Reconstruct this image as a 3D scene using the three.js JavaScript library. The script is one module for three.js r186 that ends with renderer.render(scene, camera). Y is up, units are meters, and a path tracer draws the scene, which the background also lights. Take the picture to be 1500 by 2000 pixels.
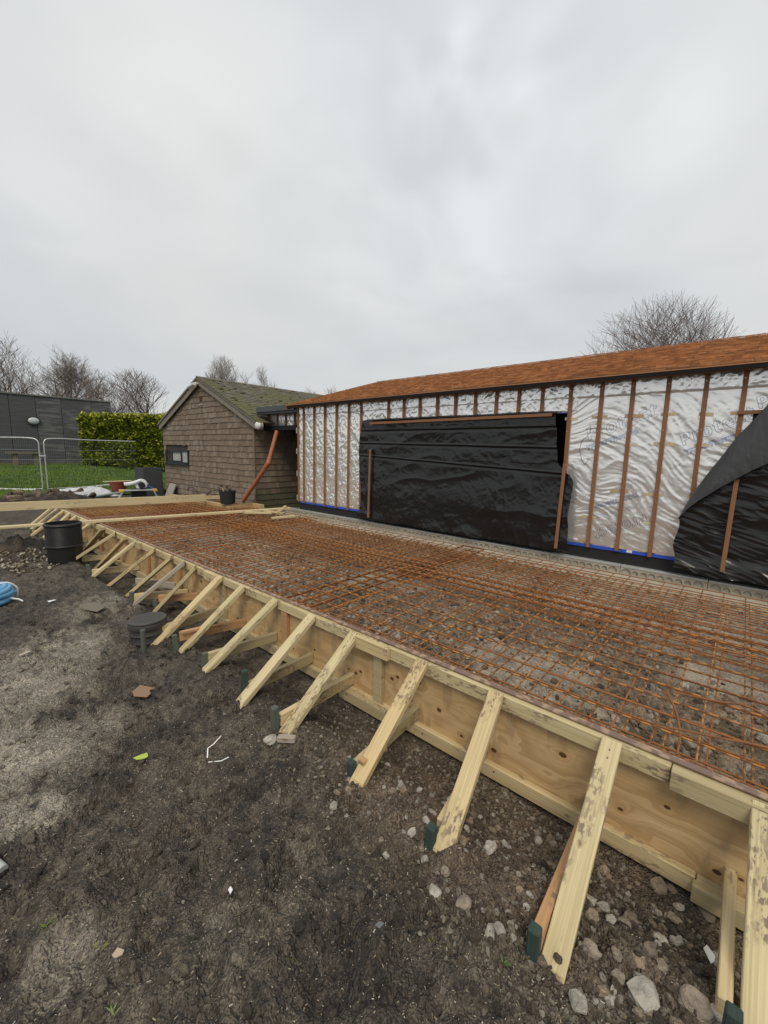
import * as THREE from 'three';
import { mergeGeometries } from 'three/addons/utils/BufferGeometryUtils.js';

// ---------------------------------------------------------------- camera, sky, sun, exposure
const scene = new THREE.Scene();
const D2R = Math.PI / 180, FOC = 810.25, EYE = new THREE.Vector3(0, 1.543, 0);   // y = 0 is the top of the slab formwork and drain
const camera = new THREE.PerspectiveCamera(2 * Math.atan(1000 / FOC) / D2R, 0.75, 0.05, 400);
camera.position.copy(EYE);
camera.rotation.set(-8.32 * D2R, 40.76 * D2R, 1.23 * D2R, 'YXZ');
camera.updateMatrixWorld(true);
scene.add(camera);
const renderer = new THREE.WebGLRenderer({ antialias: true });
renderer.toneMapping = THREE.LinearToneMapping;
renderer.toneMappingExposure = 1.14;
renderer.shadowMap.enabled = true;
renderer.shadowMap.type = THREE.PCFSoftShadowMap;

const rayAt = (px, py) => new THREE.Vector3((px - 750) / FOC, -(py - 1000) / FOC, -1).applyQuaternion(camera.quaternion);
const onY = (px, py, y) => { const d = rayAt(px, py); return EYE.clone().addScaledVector(d, (y - EYE.y) / d.y); };
const onZ = (px, py, z) => { const d = rayAt(px, py); return EYE.clone().addScaledVector(d, z / d.z); };
const onX = (px, py, x) => { const d = rayAt(px, py); return EYE.clone().addScaledVector(d, x / d.x); };

const sun = new THREE.DirectionalLight(0xfff4e2, 1.5);
sun.position.set(9, 26, 12);
sun.target.position.set(-4, 0, -4);
sun.castShadow = true;
sun.shadow.radius = 45;
sun.shadow.mapSize.set(2048, 2048);
Object.assign(sun.shadow.camera, { left: -40, right: 40, top: 40, bottom: -40, near: 1, far: 120 });
scene.add(sun, sun.target);

// ---------------------------------------------------------------- noise
const rngOf = (a) => () => { a |= 0; a = (a + 0x6d2b79f5) | 0; let t = Math.imul(a ^ (a >>> 15), 1 | a); t = (t + Math.imul(t ^ (t >>> 7), 61 | t)) ^ t; return ((t ^ (t >>> 14)) >>> 0) / 4294967296; };
const R = rngOf(7), rr = (a, b) => a + (b - a) * R(), pick = (l) => l[Math.floor(R() * l.length)];
const hash = (x, y, s) => { let h = Math.imul(x, 374761393) ^ Math.imul(y, 668265263) ^ Math.imul(s, 2147483647 - 58); h = Math.imul(h ^ (h >>> 13), 1274126177); h = Math.imul(h ^ (h >>> 16), 2246822519); return ((h ^ (h >>> 13)) >>> 0) / 4294967296; };
const sm = (t) => t * t * (3 - 2 * t), mix = (a, b, t) => a + (b - a) * t, cl = (x, a = 0, b = 1) => Math.min(b, Math.max(a, x));
const step = (a, b, x) => sm(cl((x - a) / (b - a)));
const mod = (a, n) => ((a % n) + n) % n;
function vn(x, y, s = 0, px = 0, py = 0) {                 // value noise, tiling with period px, py when given
  const xi = Math.floor(x), yi = Math.floor(y), fx = sm(x - xi), fy = sm(y - yi);
  const w = (i, p) => (p ? mod(i, p) : i);
  const x0 = w(xi, px), x1 = w(xi + 1, px), y0 = w(yi, py), y1 = w(yi + 1, py);
  return mix(mix(hash(x0, y0, s), hash(x1, y0, s), fx), mix(hash(x0, y1, s), hash(x1, y1, s), fx), fy);
}
function fbm(x, y, s = 0, o = 4, px = 0, py = 0) {
  let a = 0, w = 0.5, t = 0, f = 1;
  for (let i = 0; i < o; i++) { a += w * vn(x * f, y * f, s + i * 17, px * f, py * f); t += w; w *= 0.5; f *= 2; }
  return a / t;
}
const ridge = (n) => 1 - Math.abs(2 * n - 1);

// sky: an even layer of winter cloud with thinner, brighter patches
{
  const W = 1024, H = 512, data = new Float32Array(W * H * 4);
  const glow = [[878, 125, 2.6, 0.3], [1030, 130, 2.4, 0.2], [1335, 235, 4.5, 0.09], [960, 190, 9, 0.11], [720, 330, 16, 0.08], [330, 220, 7, 0.07], [1180, 440, 18, 0.06], [60, 380, 7, 0.06], [940, 525, 4, 0.06], [660, 520, 4, 0.04]].map(([x, y, r, a]) => [rayAt(x, y).normalize(), Math.cos(r * D2R), a]);
  for (let j = 0; j < H; j++) for (let i = 0; i < W; i++) {
    const el = ((j + 0.5) / H - 0.5) * Math.PI, az = ((i + 0.5) / W - 0.5) * 2 * Math.PI;
    const d = new THREE.Vector3(Math.cos(el) * Math.cos(az), Math.sin(el), Math.cos(el) * Math.sin(az));
    const h = Math.max(d.y, 0) + 0.22, cx = d.x / h, cz = d.z / h;
    const wx = fbm(cx * 1.1, cz * 1.1, 31, 3) * 1.6, wz = fbm(cx * 1.1 + 9, cz * 1.1, 37, 3) * 1.6;
    const n = fbm(cx * 1.5 + wx, cz * 1.5 + wz, 3, 4) - 0.5, m = fbm(cx * 0.7 + wz, cz * 0.7, 11, 3) - 0.5;
    let L = 0.56 + 0.095 * n * step(-0.02, 0.25, d.y) + 0.09 * m + 0.1 * Math.max(d.y, 0);
    const ragged = fbm(cx * 5 + wx * 2, cz * 5 + wz * 2, 19, 4) - 0.5;
    for (const [v, c, a] of glow) { const q = Math.acos(cl(v.dot(d), -1, 1)) / Math.acos(c); if (q < 3) L += a * 0.75 * Math.exp(-q * q * 0.9) * cl(0.6 + 2.2 * ragged + 0.8 * n); }
    if (d.y < 0) L = mix(L, 0.3, step(0, -0.15, d.y));
    const blue = cl(0.5 - n * 1.6 - m), at = (j * W + i) * 4;
    data[at] = L * (0.985 - 0.045 * blue); data[at + 1] = L * (1.0 - 0.008 * blue); data[at + 2] = L * (1.0 + 0.035 * blue); data[at + 3] = 1;
  }
  const sky = new THREE.DataTexture(data, W, H, THREE.RGBAFormat, THREE.FloatType);
  sky.mapping = THREE.EquirectangularReflectionMapping;
  sky.magFilter = sky.minFilter = THREE.LinearFilter; sky.needsUpdate = true;
  scene.background = sky; scene.environment = sky;
}

// ---------------------------------------------------------------- textures and materials
const LUT = Float32Array.from({ length: 4097 }, (_, i) => { const c = i / 4096; return 255 * (c <= 0.0031308 ? 12.92 * c : 1.055 * Math.pow(c, 1 / 2.4) - 0.055); }), toS = (c) => LUT[Math.round(cl(c) * 4096)];
function tex(w, h, f, sx, sy, srgb = true) {               // f(u, v) -> linear [r, g, b] or a grey; sx, sy: metres per repeat
  const d = new Uint8Array(w * h * 4);
  for (let j = 0; j < h; j++) for (let i = 0; i < w; i++) {
    const c = f((i + 0.5) / w, (j + 0.5) / h), at = (j * w + i) * 4;
    if (typeof c === 'number') d[at] = d[at + 1] = d[at + 2] = srgb ? toS(c) : 255 * cl(c);
    else for (let k = 0; k < 3; k++) d[at + k] = srgb ? toS(c[k]) : 255 * cl(c[k]);
    d[at + 3] = 255;
  }
  const t = new THREE.DataTexture(d, w, h);
  t.magFilter = THREE.LinearFilter; t.minFilter = THREE.LinearMipmapLinearFilter; t.generateMipmaps = true;
  t.wrapS = t.wrapT = THREE.RepeatWrapping; t.repeat.set(1 / sx, 1 / sy);
  if (srgb) t.colorSpace = THREE.SRGBColorSpace;
  t.needsUpdate = true;
  return t;
}
const lerp3 = (a, b, t) => [mix(a[0], b[0], t), mix(a[1], b[1], t), mix(a[2], b[2], t)];
const mat = (o) => new THREE.MeshStandardMaterial({ side: THREE.DoubleSide, roughness: 0.85, ...o });
const lin = (r, g, b) => new THREE.Color().setRGB(r, g, b);

// sawn timber: grain along u; 2.4 m x 0.6 m a tile
function timberTex(seed, light, dark, knots, mud) {
  const r = rngOf(seed), K = [];
  for (let i = 0; i < knots; i++) K.push([r(), r(), 0.006 + 0.009 * r()]);
  const grain = (u, v) => {
    let warp = fbm(u * 3, v * 3, seed, 3, 3, 3) * 0.5, kn = 0;
    for (const [ku, kv, kr] of K) {
      let du = Math.abs(u - ku), dv = Math.abs(v - kv); du = Math.min(du, 1 - du) * 2.4; dv = Math.min(dv, 1 - dv) * 0.6;
      const q = Math.hypot(du * 0.55, dv) / kr; if (q < 3.5) { warp += 0.1 / (0.3 + q * q); if (q < 1.15) kn = Math.max(kn, 1 - q * 0.75); }
    }
    const g = vn((v + warp * 0.06) * 70, u * 4, seed + 5, 70, 4) * 0.5 + vn((v + warp * 0.05) * 190, u * 10, seed + 9, 190, 10) * 0.5;
    return [g, kn, warp];
  };
  const map = tex(896, 384, (u, v) => {
    const [g, kn] = grain(u, v), t = cl(0.1 + 1.0 * (g - 0.22)) * 0.8 + 0.25 * fbm(u * 5, v * 4, seed + 3, 3, 5, 4);
    let c = lerp3(light, dark, cl(t));
    c = lerp3(c, [0.13, 0.062, 0.025], kn * 0.85);
    if (mud > 0) { const where = step(0.98 - mud, 1.12 - mud, fbm(u * 7, v * 4, seed + 41, 3, 7, 4)), m = where < 0.01 ? 0 : where * step(0.5, 0.6, fbm(u * 90, v * 60, seed + 40, 4, 90, 60)) * (0.4 + 0.6 * vn(u * 30, v * 60, seed + 44, 30, 60)) + 0.12 * where; c = lerp3(c, [0.16, 0.11, 0.08], cl(m) * 0.85); }
    return c;
  }, 2.4, 0.6);
  return map;
}
const woodBump = tex(1024, 256, (u, v) => 0.6 * vn(v * 110, u * 6, 71, 110, 6) + 0.4 * fbm(u * 60, v * 40, 72, 3, 60, 40), 2.4, 0.6, false);
const woods = [[101, 0.3, 1, 1, 1], [102, 0.43, 0.97, 0.93, 0.86], [103, 0.5, 0.94, 0.95, 0.9], [110, 0.4, 0.88, 0.9, 0.86], [111, 0.45, 1.02, 0.95, 0.84]].map(([s, mud, a, b, e]) => mat({ map: timberTex(s, [0.72 * a, 0.62 * b, 0.385 * e], [0.39 * a, 0.29 * b, 0.15 * e], 14, mud), bumpMap: woodBump, bumpScale: 0.0016, roughness: 0.78 }));
const woodGreen = mat({ map: timberTex(104, [0.51, 0.43, 0.25], [0.33, 0.26, 0.135], 10, 0.4), bumpMap: woodBump, bumpScale: 0.0015, roughness: 0.8 });   // treated, a little green
const woodOld = mat({ map: timberTex(105, [0.44, 0.39, 0.31], [0.26, 0.22, 0.17], 7, 0.4), bumpMap: woodBump, bumpScale: 0.002, roughness: 0.9 });
const woodOrange = mat({ map: timberTex(106, [0.52, 0.31, 0.15], [0.36, 0.19, 0.085], 6, 0.33), bumpMap: woodBump, bumpScale: 0.0015 });
const battenMat = mat({ map: timberTex(107, [0.29, 0.142, 0.07], [0.19, 0.085, 0.04], 5, 0.0), bumpMap: woodBump, bumpScale: 0.001, roughness: 0.85 });
const pegMat = mat({ map: timberTex(108, [0.115, 0.13, 0.105], [0.065, 0.08, 0.066], 3, 0.36), bumpMap: woodBump, bumpScale: 0.002 });
const pegDark = mat({ map: timberTex(109, [0.035, 0.06, 0.05], [0.02, 0.038, 0.034], 2, 0.33), bumpMap: woodBump, bumpScale: 0.002 });
// rotary cut plywood: contour figure and knots
const plyMat = (() => {
  const r = rngOf(55), K = []; for (let i = 0; i < 20; i++) K.push([r(), r(), 0.009 + 0.012 * r()]);
  return mat({ roughness: 0.7, bumpMap: woodBump, bumpScale: 0.0008, map: tex(1152, 448, (u, v) => {
    let h = fbm(u * 3, v * 3, 61, 4, 3, 3) * 6 + v * 3, kn = 0, halo = 0;
    for (const [ku, kv, kr] of K) { let du = Math.abs(u - ku), dv = Math.abs(v - kv); du = Math.min(du, 1 - du) * 2.44; dv = Math.min(dv, 1 - dv) * 0.8; const q = Math.hypot(du * 0.7, dv) / kr; h += 1.1 / (1 + q * q * 0.3); if (q < 1) kn = Math.max(kn, 1 - q * q); halo = Math.max(halo, Math.exp(-q * 0.5)); }
    const band = ridge(vn(h * 2.2, 0.5, 62) * 0.75 + 0.25 * (h * 1.4 - Math.floor(h * 1.4)));
    const fine = vn(v * 160, u * 12, 63, 160, 12);
    let c = lerp3([0.63, 0.455, 0.24], [0.42, 0.27, 0.12], cl(band * band * 0.9 + fine * 0.3 - 0.12));
    c = lerp3(c, [0.40, 0.23, 0.08], halo * 0.5);
    const stain = step(0.6, 0.72, fbm(u * 30, v * 2, 64, 3, 30, 2)); c = lerp3(c, [0.33, 0.225, 0.12], stain * 0.55);
    return lerp3(c, [0.09, 0.04, 0.015], step(0.15, 0.6, kn));
  }, 2.44, 0.8) });
})();
const plyEdge = mat({ map: tex(512, 256, (u, v) => lerp3([0.20, 0.135, 0.105], [0.41, 0.29, 0.2], step(0.45, 0.65, fbm(u * 24, v * 8, 66, 4, 24, 8)) * 0.8), 1.0, 0.3), roughness: 0.75 });

const noiseBump = tex(512, 512, (u, v) => fbm(u * 12, v * 12, 81, 6, 12, 12), 0.6, 0.6, false);
const rustMats = [0, 1, 2].map((i) => mat({ roughness: 0.85, map: tex(256, 64, (u, v) => lerp3([[0.37, 0.15, 0.042], [0.28, 0.11, 0.034], [0.45, 0.195, 0.05]][i], [0.14, 0.064, 0.03], step(0.45, 0.75, fbm(u * 24, v * 4, 90 + i, 4, 24, 4))), 1.2, 0.1) }));
const soilMap = tex(1280, 1280, (u, v) => {
  const a = fbm(u * 9, v * 9, 201, 6, 9, 9), b = fbm(u * 70, v * 70, 202, 4, 70, 70), s = fbm(u * 26 + v * 26, v * 104 - u * 52, 204, 3, 0, 0);
  let c0 = lerp3([0.26, 0.24, 0.22], [0.72, 0.68, 0.62], cl(cl(a * 2.1 - 0.55) * 0.5 + cl(b * 2.2 - 0.6) * 0.5));
  c0 = lerp3(c0, [1, 0.97, 0.9], step(0.6, 0.72, vn(u * 260, v * 130, 205, 260, 130) * 0.7 + a * 0.4) * 0.55 + step(0.66, 0.76, vn(u * 120, v * 240, 206, 120, 240) * 0.75 + b * 0.25) * 0.4);
  return c0;
}, 1.3, 1.3);
const soilBump = tex(1024, 1024, (u, v) => 0.45 * fbm(u * 14, v * 14, 211, 6, 14, 14) + 0.35 * ridge(fbm(u * 30, v * 30, 212, 5, 30, 30)) + 0.2 * vn(u * 200, v * 200, 213, 200, 200), 1.3, 1.3, false);
const soilMat = mat({ map: soilMap, bumpMap: soilBump, bumpScale: 0.085, vertexColors: true, roughness: 0.72 });
const stoneMap = tex(256, 256, (u, v) => { const a = fbm(u * 5, v * 5, 221, 5, 5, 5); return lerp3([0.55, 0.53, 0.5], [1, 0.97, 0.92], cl(a * 1.6 - 0.3)); }, 1, 1);
const stoneMat = mat({ map: stoneMap, bumpMap: noiseBump, bumpScale: 0.01, roughness: 0.9 });

// ---------------------------------------------------------------- building blocks
const used = new Map();
const numbered = (n) => { const k = used.get(n) || 0; used.set(n, k + 1); return k ? `${n}_${String(k).padStart(3, '0')}` : n; };
function tag(o, name, label, category, group, kind) {
  o.name = numbered(name);
  if (label) o.userData.label = label;
  if (category) o.userData.category = category;
  if (group) o.userData.group = group;
  if (kind) o.userData.kind = kind;
  return o;
}
const V = (x, y, z) => new THREE.Vector3(x, y, z);
function settle(o) {                                       // puts a thing built in world coordinates on its own base point and adds it
  o.updateMatrixWorld(true);
  const b = new THREE.Box3().setFromObject(o), c = V((b.min.x + b.max.x) / 2, b.min.y, (b.min.z + b.max.z) / 2);
  if (o.isMesh) { if (o.userData.placed !== 1) { o.geometry.translate(-c.x, -c.y, -c.z); o.position.add(c); } else delete o.userData.placed; }
  else { for (const k of o.children) k.position.sub(c); o.position.add(c); }
  scene.add(o);
  return o;
}
const thing = (name, label, category, group) => tag(new THREE.Group(), name, label, category, group);
function part(parent, name, geometry, material, kind) {
  const m = new THREE.Mesh(geometry, material); m.name = name; if (kind) m.userData.kind = kind; parent.add(m); return m;
}
// chamfered box, length along x, centred; uv in metres with a random shift so that no two timbers show the same grain
function board(L, h, w, c = 0.003, shift = true) {
  c = Math.min(c, h * 0.3, w * 0.3);
  const P = [], N = [], U = [], a = L / 2, b = h / 2, d = w / 2, ou = shift ? rr(0, 9) : 0, ov = shift ? rr(0, 9) : 0;
  const facing = (p, n) => { const e = [0, 1, 2].map((k) => p[1][k] - p[0][k]), f = [0, 1, 2].map((k) => p[2][k] - p[0][k]); return (e[1] * f[2] - e[2] * f[1]) * n[0] + (e[2] * f[0] - e[0] * f[2]) * n[1] + (e[0] * f[1] - e[1] * f[0]) * n[2] > 0; };
  const quad = (p, n) => { if (!facing(p, n)) p = p.slice().reverse(); for (const i of [0, 1, 2, 0, 2, 3]) put(p[i], n); };
  const put = (p, n) => { P.push(...p); N.push(...n); const ax = Math.abs(n[0]), ay = Math.abs(n[1]), az = Math.abs(n[2]); if (ax > 0.9) U.push(p[2] * 0.5 + ou, p[1] + ov); else if (ay >= az) U.push(p[0] + ou, p[2] + ov); else U.push(p[0] + ou, p[1] + ov + 0.31); };
  const norm = (x, y, z) => { const l = Math.hypot(x, y, z); return [x / l, y / l, z / l]; };
  for (const s of [-1, 1]) {
    const f = (l) => (s > 0 ? l : l.slice().reverse());
    quad(f([[s * a, -b + c, d - c], [s * a, -b + c, -d + c], [s * a, b - c, -d + c], [s * a, b - c, d - c]]), [s, 0, 0]);
    quad(f([[-a + c, s * b, d - c], [a - c, s * b, d - c], [a - c, s * b, -d + c], [-a + c, s * b, -d + c]]), [0, s, 0]);
    quad(f([[-a + c, -b + c, s * d], [a - c, -b + c, s * d], [a - c, b - c, s * d], [-a + c, b - c, s * d]]), [0, 0, s]);
    for (const t of [-1, 1]) {
      const g = (l) => (s * t > 0 ? l : l.slice().reverse());
      quad(g([[-a + c, s * b, t * (d - c)], [-a + c, s * (b - c), t * d], [a - c, s * (b - c), t * d], [a - c, s * b, t * (d - c)]]), norm(0, s, t));
      quad(g([[s * (a - c), t * b, d - c], [s * a, t * (b - c), d - c], [s * a, t * (b - c), -d + c], [s * (a - c), t * b, -d + c]]), norm(s, t, 0));
      quad(g([[s * (a - c), -b + c, t * d], [s * a, -b + c, t * (d - c)], [s * a, b - c, t * (d - c)], [s * (a - c), b - c, t * d]]).reverse(), norm(s, 0, t));
      for (const q of [-1, 1]) { const tri = [[s * a, t * (b - c), q * (d - c)], [s * (a - c), t * b, q * (d - c)], [s * (a - c), t * (b - c), q * d]], n = norm(s, t, q); for (const p of facing(tri, n) ? tri : tri.reverse()) put(p, n); }
    }
  }
  const g = new THREE.BufferGeometry();
  g.setAttribute('position', new THREE.Float32BufferAttribute(P, 3)); g.setAttribute('normal', new THREE.Float32BufferAttribute(N, 3)); g.setAttribute('uv', new THREE.Float32BufferAttribute(U, 2));
  return g;
}
const bx = (x0, x1, y0, y1, z0, z1, c = 0.002) => board(x1 - x0, y1 - y0, z1 - z0, c).translate((x0 + x1) / 2, (y0 + y1) / 2, (z0 + z1) / 2);
function along(A, B, up = V(0, 1, 0)) {                    // matrix that lays local x from A to B, local y towards up
  const x = B.clone().sub(A).normalize(), z = x.clone().cross(up).normalize(), y = z.clone().cross(x);
  return new THREE.Matrix4().makeBasis(x, y, z).setPosition(A.clone().add(B).multiplyScalar(0.5));
}
const beam = (A, B, h, w, up, c) => board(A.distanceTo(B), h, w, c).applyMatrix4(along(A, B, up));
function metreUV(g, l, r) { const u = g.attributes.uv; for (let i = 0; i < u.count; i++) u.setXY(i, u.getX(i) * r, u.getY(i) * l); return g; }
const rod = (A, B, r, n = 8, r2 = r) => { const l = A.distanceTo(B); return metreUV(new THREE.CylinderGeometry(r2, r, l, n, 1), l, 0.5).applyMatrix4(new THREE.Matrix4().makeRotationZ(-Math.PI / 2)).applyMatrix4(along(A, B, Math.abs(B.y - A.y) > 0.95 * l ? V(1, 0, 0) : V(0, 1, 0))); };
const tubeOf = (pts, r, n = 40, s = 8) => new THREE.TubeGeometry(new THREE.CatmullRomCurve3(pts), n, r, s, false);
const lathe = (pts, n = 32) => new THREE.LatheGeometry(pts.map(([x, y]) => new THREE.Vector2(x, y)), n);
const plain = (g) => { const q = g.index ? g.toNonIndexed() : g; for (const k of Object.keys(q.attributes)) if (!['position', 'normal', 'uv', 'color'].includes(k)) q.deleteAttribute(k); return q; };
const merge = (l) => mergeGeometries(l.map(plain));
// a sheet over a grid: f(i/nx, j/ny) -> [x, y, z, u, v] or null for a hole
function sheet(nx, ny, f, colour) {
  const P = [], U = [], C = [], I = [], id = new Int32Array((nx + 1) * (ny + 1)).fill(-1);
  for (let j = 0; j <= ny; j++) for (let i = 0; i <= nx; i++) { const p = f(i / nx, j / ny, i, j); if (!p) continue; id[j * (nx + 1) + i] = P.length / 3; P.push(p[0], p[1], p[2]); U.push(p[3], p[4]); if (colour) C.push(...colour(p[0], p[2], p[1])); }
  for (let j = 0; j < ny; j++) for (let i = 0; i < nx; i++) { const a = id[j * (nx + 1) + i], b = id[j * (nx + 1) + i + 1], c = id[(j + 1) * (nx + 1) + i + 1], d = id[(j + 1) * (nx + 1) + i]; if (a < 0 || b < 0 || c < 0 || d < 0) continue; I.push(a, b, c, a, c, d); }
  const g = new THREE.BufferGeometry();
  g.setAttribute('position', new THREE.Float32BufferAttribute(P, 3)); g.setAttribute('uv', new THREE.Float32BufferAttribute(U, 2));
  if (colour) g.setAttribute('color', new THREE.Float32BufferAttribute(C, 3));
  g.setIndex(I); g.computeVertexNormals();
  return g;
}
function stoneGeo(seed, detail = 1, rough = 0.3) {
  const g = new THREE.IcosahedronGeometry(1, detail), p = g.attributes.position, v = V(0, 0, 0);
  for (let i = 0; i < p.count; i++) { v.fromBufferAttribute(p, i); const n = vn(v.x * 1.4 + seed * 7 + 50, v.y * 1.4 + v.z * 2.1 + 50, seed) * 0.6 + vn(v.z * 2.6 + 30, v.x * 2.6 + v.y * 1.7 + 30, seed + 3) * 0.4; v.multiplyScalar(1 - rough + 2 * rough * n); v.x = Math.max(-0.85, Math.min(0.9, v.x)); v.y *= 0.72; p.setXYZ(i, v.x, v.y, v.z); }
  g.computeVertexNormals();
  return g;
}
function scatter(name, geometry, material, items, colourOf) {   // items: [x, y, z, sx, sy, sz, rx, ry, rz]
  const m = new THREE.InstancedMesh(geometry, material, items.length), o = new THREE.Object3D();
  items.forEach((q, i) => { o.position.set(q[0], q[1], q[2]); o.scale.set(q[3], q[4], q[5]); o.rotation.set(q[6], q[7], q[8]); o.updateMatrix(); m.setMatrixAt(i, o.matrix); if (colourOf) m.setColorAt(i, colourOf(q)); });
  m.instanceMatrix.needsUpdate = true; m.name = name; m.userData.kind = 'stuff';
  return m;
}

// ================================================================ THE GROUND
const FX0 = -12.5, FX1 = 3.2, FZ = -2.45;                  // ends and outer ply face of the formwork
const lawnY = (x, z) => mix(-0.32, 0.43, step(-17, -30, x)) + 0.03 * (fbm(x * 0.4, z * 0.4, 301, 2) - 0.5);
const pits = [[onY(432, 1362, -0.52), 0.16, 0.1], [onY(200, 1205, -0.5), 0.15, 0.05], [onY(150, 1165, -0.5), 0.22, 0.04], [onY(560, 1695, -0.5), 0.12, 0.05], [onY(345, 1395, -0.5), 0.1, 0.03], [onY(640, 1900, -0.5), 0.2, 0.05], [onY(380, 1570, -0.5), 0.12, 0.04], [onY(250, 1720, -0.5), 0.16, 0.05], [onY(690, 1570, -0.52), 0.1, 0.06], [onY(905, 1625, -0.52), 0.14, 0.05]];
const humps = [[onY(50, 1085, -0.5), 0.55, 0.17], [onY(30, 1035, -0.45), 0.6, 0.1], [onY(100, 1500, -0.5), 0.5, 0.05], [onY(500, 1800, -0.5), 0.35, 0.05]];
const prints = [[120, 1640, 0.6], [210, 1560, 0.7], [330, 1640, 0.4], [420, 1590, 0.5], [520, 1760, 0.8], [300, 1800, 0.3], [640, 1650, 0.9], [700, 1790, 0.7], [180, 1400, 0.8], [260, 1430, 0.6], [370, 1500, 0.9], [470, 1560, 1.0], [760, 1900, 0.5], [420, 1930, 0.2], [140, 1300, 0.9], [820, 1800, 1.1]].map(([a, b, t]) => [onY(a, b, -0.52), Math.cos(t * 2.2), Math.sin(t * 2.2)]);
function groundY(x, z) {
  let y = -0.53 + 0.12 * (fbm(x * 0.6 + 4, z * 0.6, 311, 3) - 0.5) + 0.05 * (fbm(x * 2.3, z * 2.3, 312, 4) - 0.5) + 0.045 * (ridge(fbm(x * 1.4 + z * 0.5, z * 2.6 - x * 0.6, 313, 4)) - 0.6);
  y += 0.062 * (fbm(x * 7 + z * 2, z * 9 - x * 2, 314, 4) - 0.5) + 0.045 * (ridge(fbm(x * 4.5 + z * 1.5, z * 7 - x * 2.5, 319, 4)) - 0.6) * step(0.35, 0.6, fbm(x * 1.1, z * 1.1, 320, 2)) + 0.03 * (ridge(fbm(x * 17, z * 17, 315, 3)) - 0.5) + 0.05 * Math.max(0, fbm(x * 5.5, z * 5.5, 321, 3) - 0.56) * 4 * step(0.45, 0.6, fbm(x * 0.9 + 7, z * 0.9, 322, 2));
  for (const [p, r, h] of pits) { const q = Math.hypot(x - p.x, z - p.z) / r; if (q < 1.6) y -= h * (1 - step(0.3, 1, q)) - 0.25 * h * Math.exp(-((q - 1.15) ** 2) * 30); }
  for (const [p, c, s] of prints) { const dx = x - p.x, dz = z - p.z, a = (dx * c + dz * s) / 0.15, b = (dz * c - dx * s) / 0.055, q = a * a + b * b; if (q < 2.2) y += -0.024 * (1 - step(0.7, 1.05, q)) * (0.75 + 0.25 * Math.sin(a * 22)) + 0.012 * Math.exp(-((q - 1.35) ** 2) * 9); }
  for (const [p, r, h] of humps) { const q = Math.hypot(x - p.x, z - p.z) / r; if (q < 1) y += h * (1 - q * q) * (0.6 + 0.8 * fbm(x * 5, z * 5, 316, 3)); }
  const edge = -1.86 - 0.16 * fbm(x * 1.7, 3, 317, 2);
  y = mix(y, -0.665 + 0.05 * (fbm(x * 4, z * 4, 318, 3) - 0.5), step(edge + 0.16, edge - 0.16, z) * step(-14.5, -13.5, x));
  if (z < -2.5) y = mix(y, -0.95, step(-2.5, -2.62, z) * step(FX0 - 0.5, FX0, x));
  const far = Math.max(step(-14.2, -16.5, x), step(4, 8, x), step(2.5, 6, z));
  y = mix(y, -0.42, far * 0.8);
  return mix(y, lawnY(x, z) - 0.05, step(-15.8, -18.3, x));
}
const paleSpots = [[20, 1340, 1.0, 1], [120, 1260, 0.8, 0.8], [40, 1480, 0.7, 0.9], [60, 1600, 0.35, 0.8], [150, 1420, 0.5, 0.6], [200, 1180, 0.8, 0.55], [120, 1890, 0.25, 0.4], [440, 1840, 0.25, 0.35], [600, 1700, 0.3, 0.25]].map(([a, b, r, s]) => [onY(a, b, -0.5), r, s]);
function soilColour(x, z, y) {
  let pale = 0;
  for (const [p, r, s] of paleSpots) pale = Math.max(pale, s * (1 - step(0.2, 1.1, Math.hypot(x - p.x, (z - p.z) * 1.25) / r)));
  const streak = fbm(x * 1.3 + z * 3.2, z * 9 - x * 3.4, 331, 4), blot = fbm(x * 3, z * 3, 332, 4);
  const fine = fbm(x * 16 + z * 9, z * 34 - x * 18, 334, 3);
  const p = cl(step(0.36, 0.6, streak * 0.45 + blot * 0.2 + fine * 0.35 - 0.07 + 0.2 * pale) * pale * 1.25);
  let c = lerp3([0.064, 0.053, 0.045], [0.24, 0.205, 0.17], step(0.27, 0.74, blot * 0.5 + fine * 0.5));
  c = lerp3(c, [0.6, 0.56, 0.485], p * 0.85);
  const gravel = step(-2.4, -1.4, x) * step(-1.25, -1.75, z) * step(0.3, 0.5, fbm(x * 2, z * 2, 333, 3) + 0.12);
  c = lerp3(c, [0.26, 0.2, 0.14], gravel * 0.8);
  c = lerp3(c, [0.17, 0.14, 0.1], step(-12, -16, x) * 0.6);
  return lerp3(c, [0.05, 0.075, 0.02], step(-17, -19, x));
}
const spans = (list) => { const o = [list[0][0]]; for (const [a, b, s] of list) { const n = Math.max(1, Math.round((b - a) / s)); for (let i = 1; i <= n; i++) o.push(a + (b - a) * i / n); } return o; };
{
  const xs = spans([[-130, -32, 7], [-32, -15, 0.7], [-15, -8, 0.07], [-8, -3, 0.028], [-3, 1.6, 0.016], [1.6, 4, 0.2], [4, 60, 6]]);
  const zs = spans([[-110, -14, 6], [-14, -2.7, 0.6], [-2.7, 0.7, 0.016], [0.7, 4, 0.12], [4, 60, 5]]);
  const g = sheet(xs.length - 1, zs.length - 1, (u, v, i, j) => { const x = xs[i], z = zs[zs.length - 1 - j]; return [x, groundY(x, z), z, x, z]; }, soilColour);
  const m = new THREE.Mesh(g, soilMat); tag(m, 'bare_ground', 'dark churned soil of the building site', null, null, 'structure'); scene.add(m);
}
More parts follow.
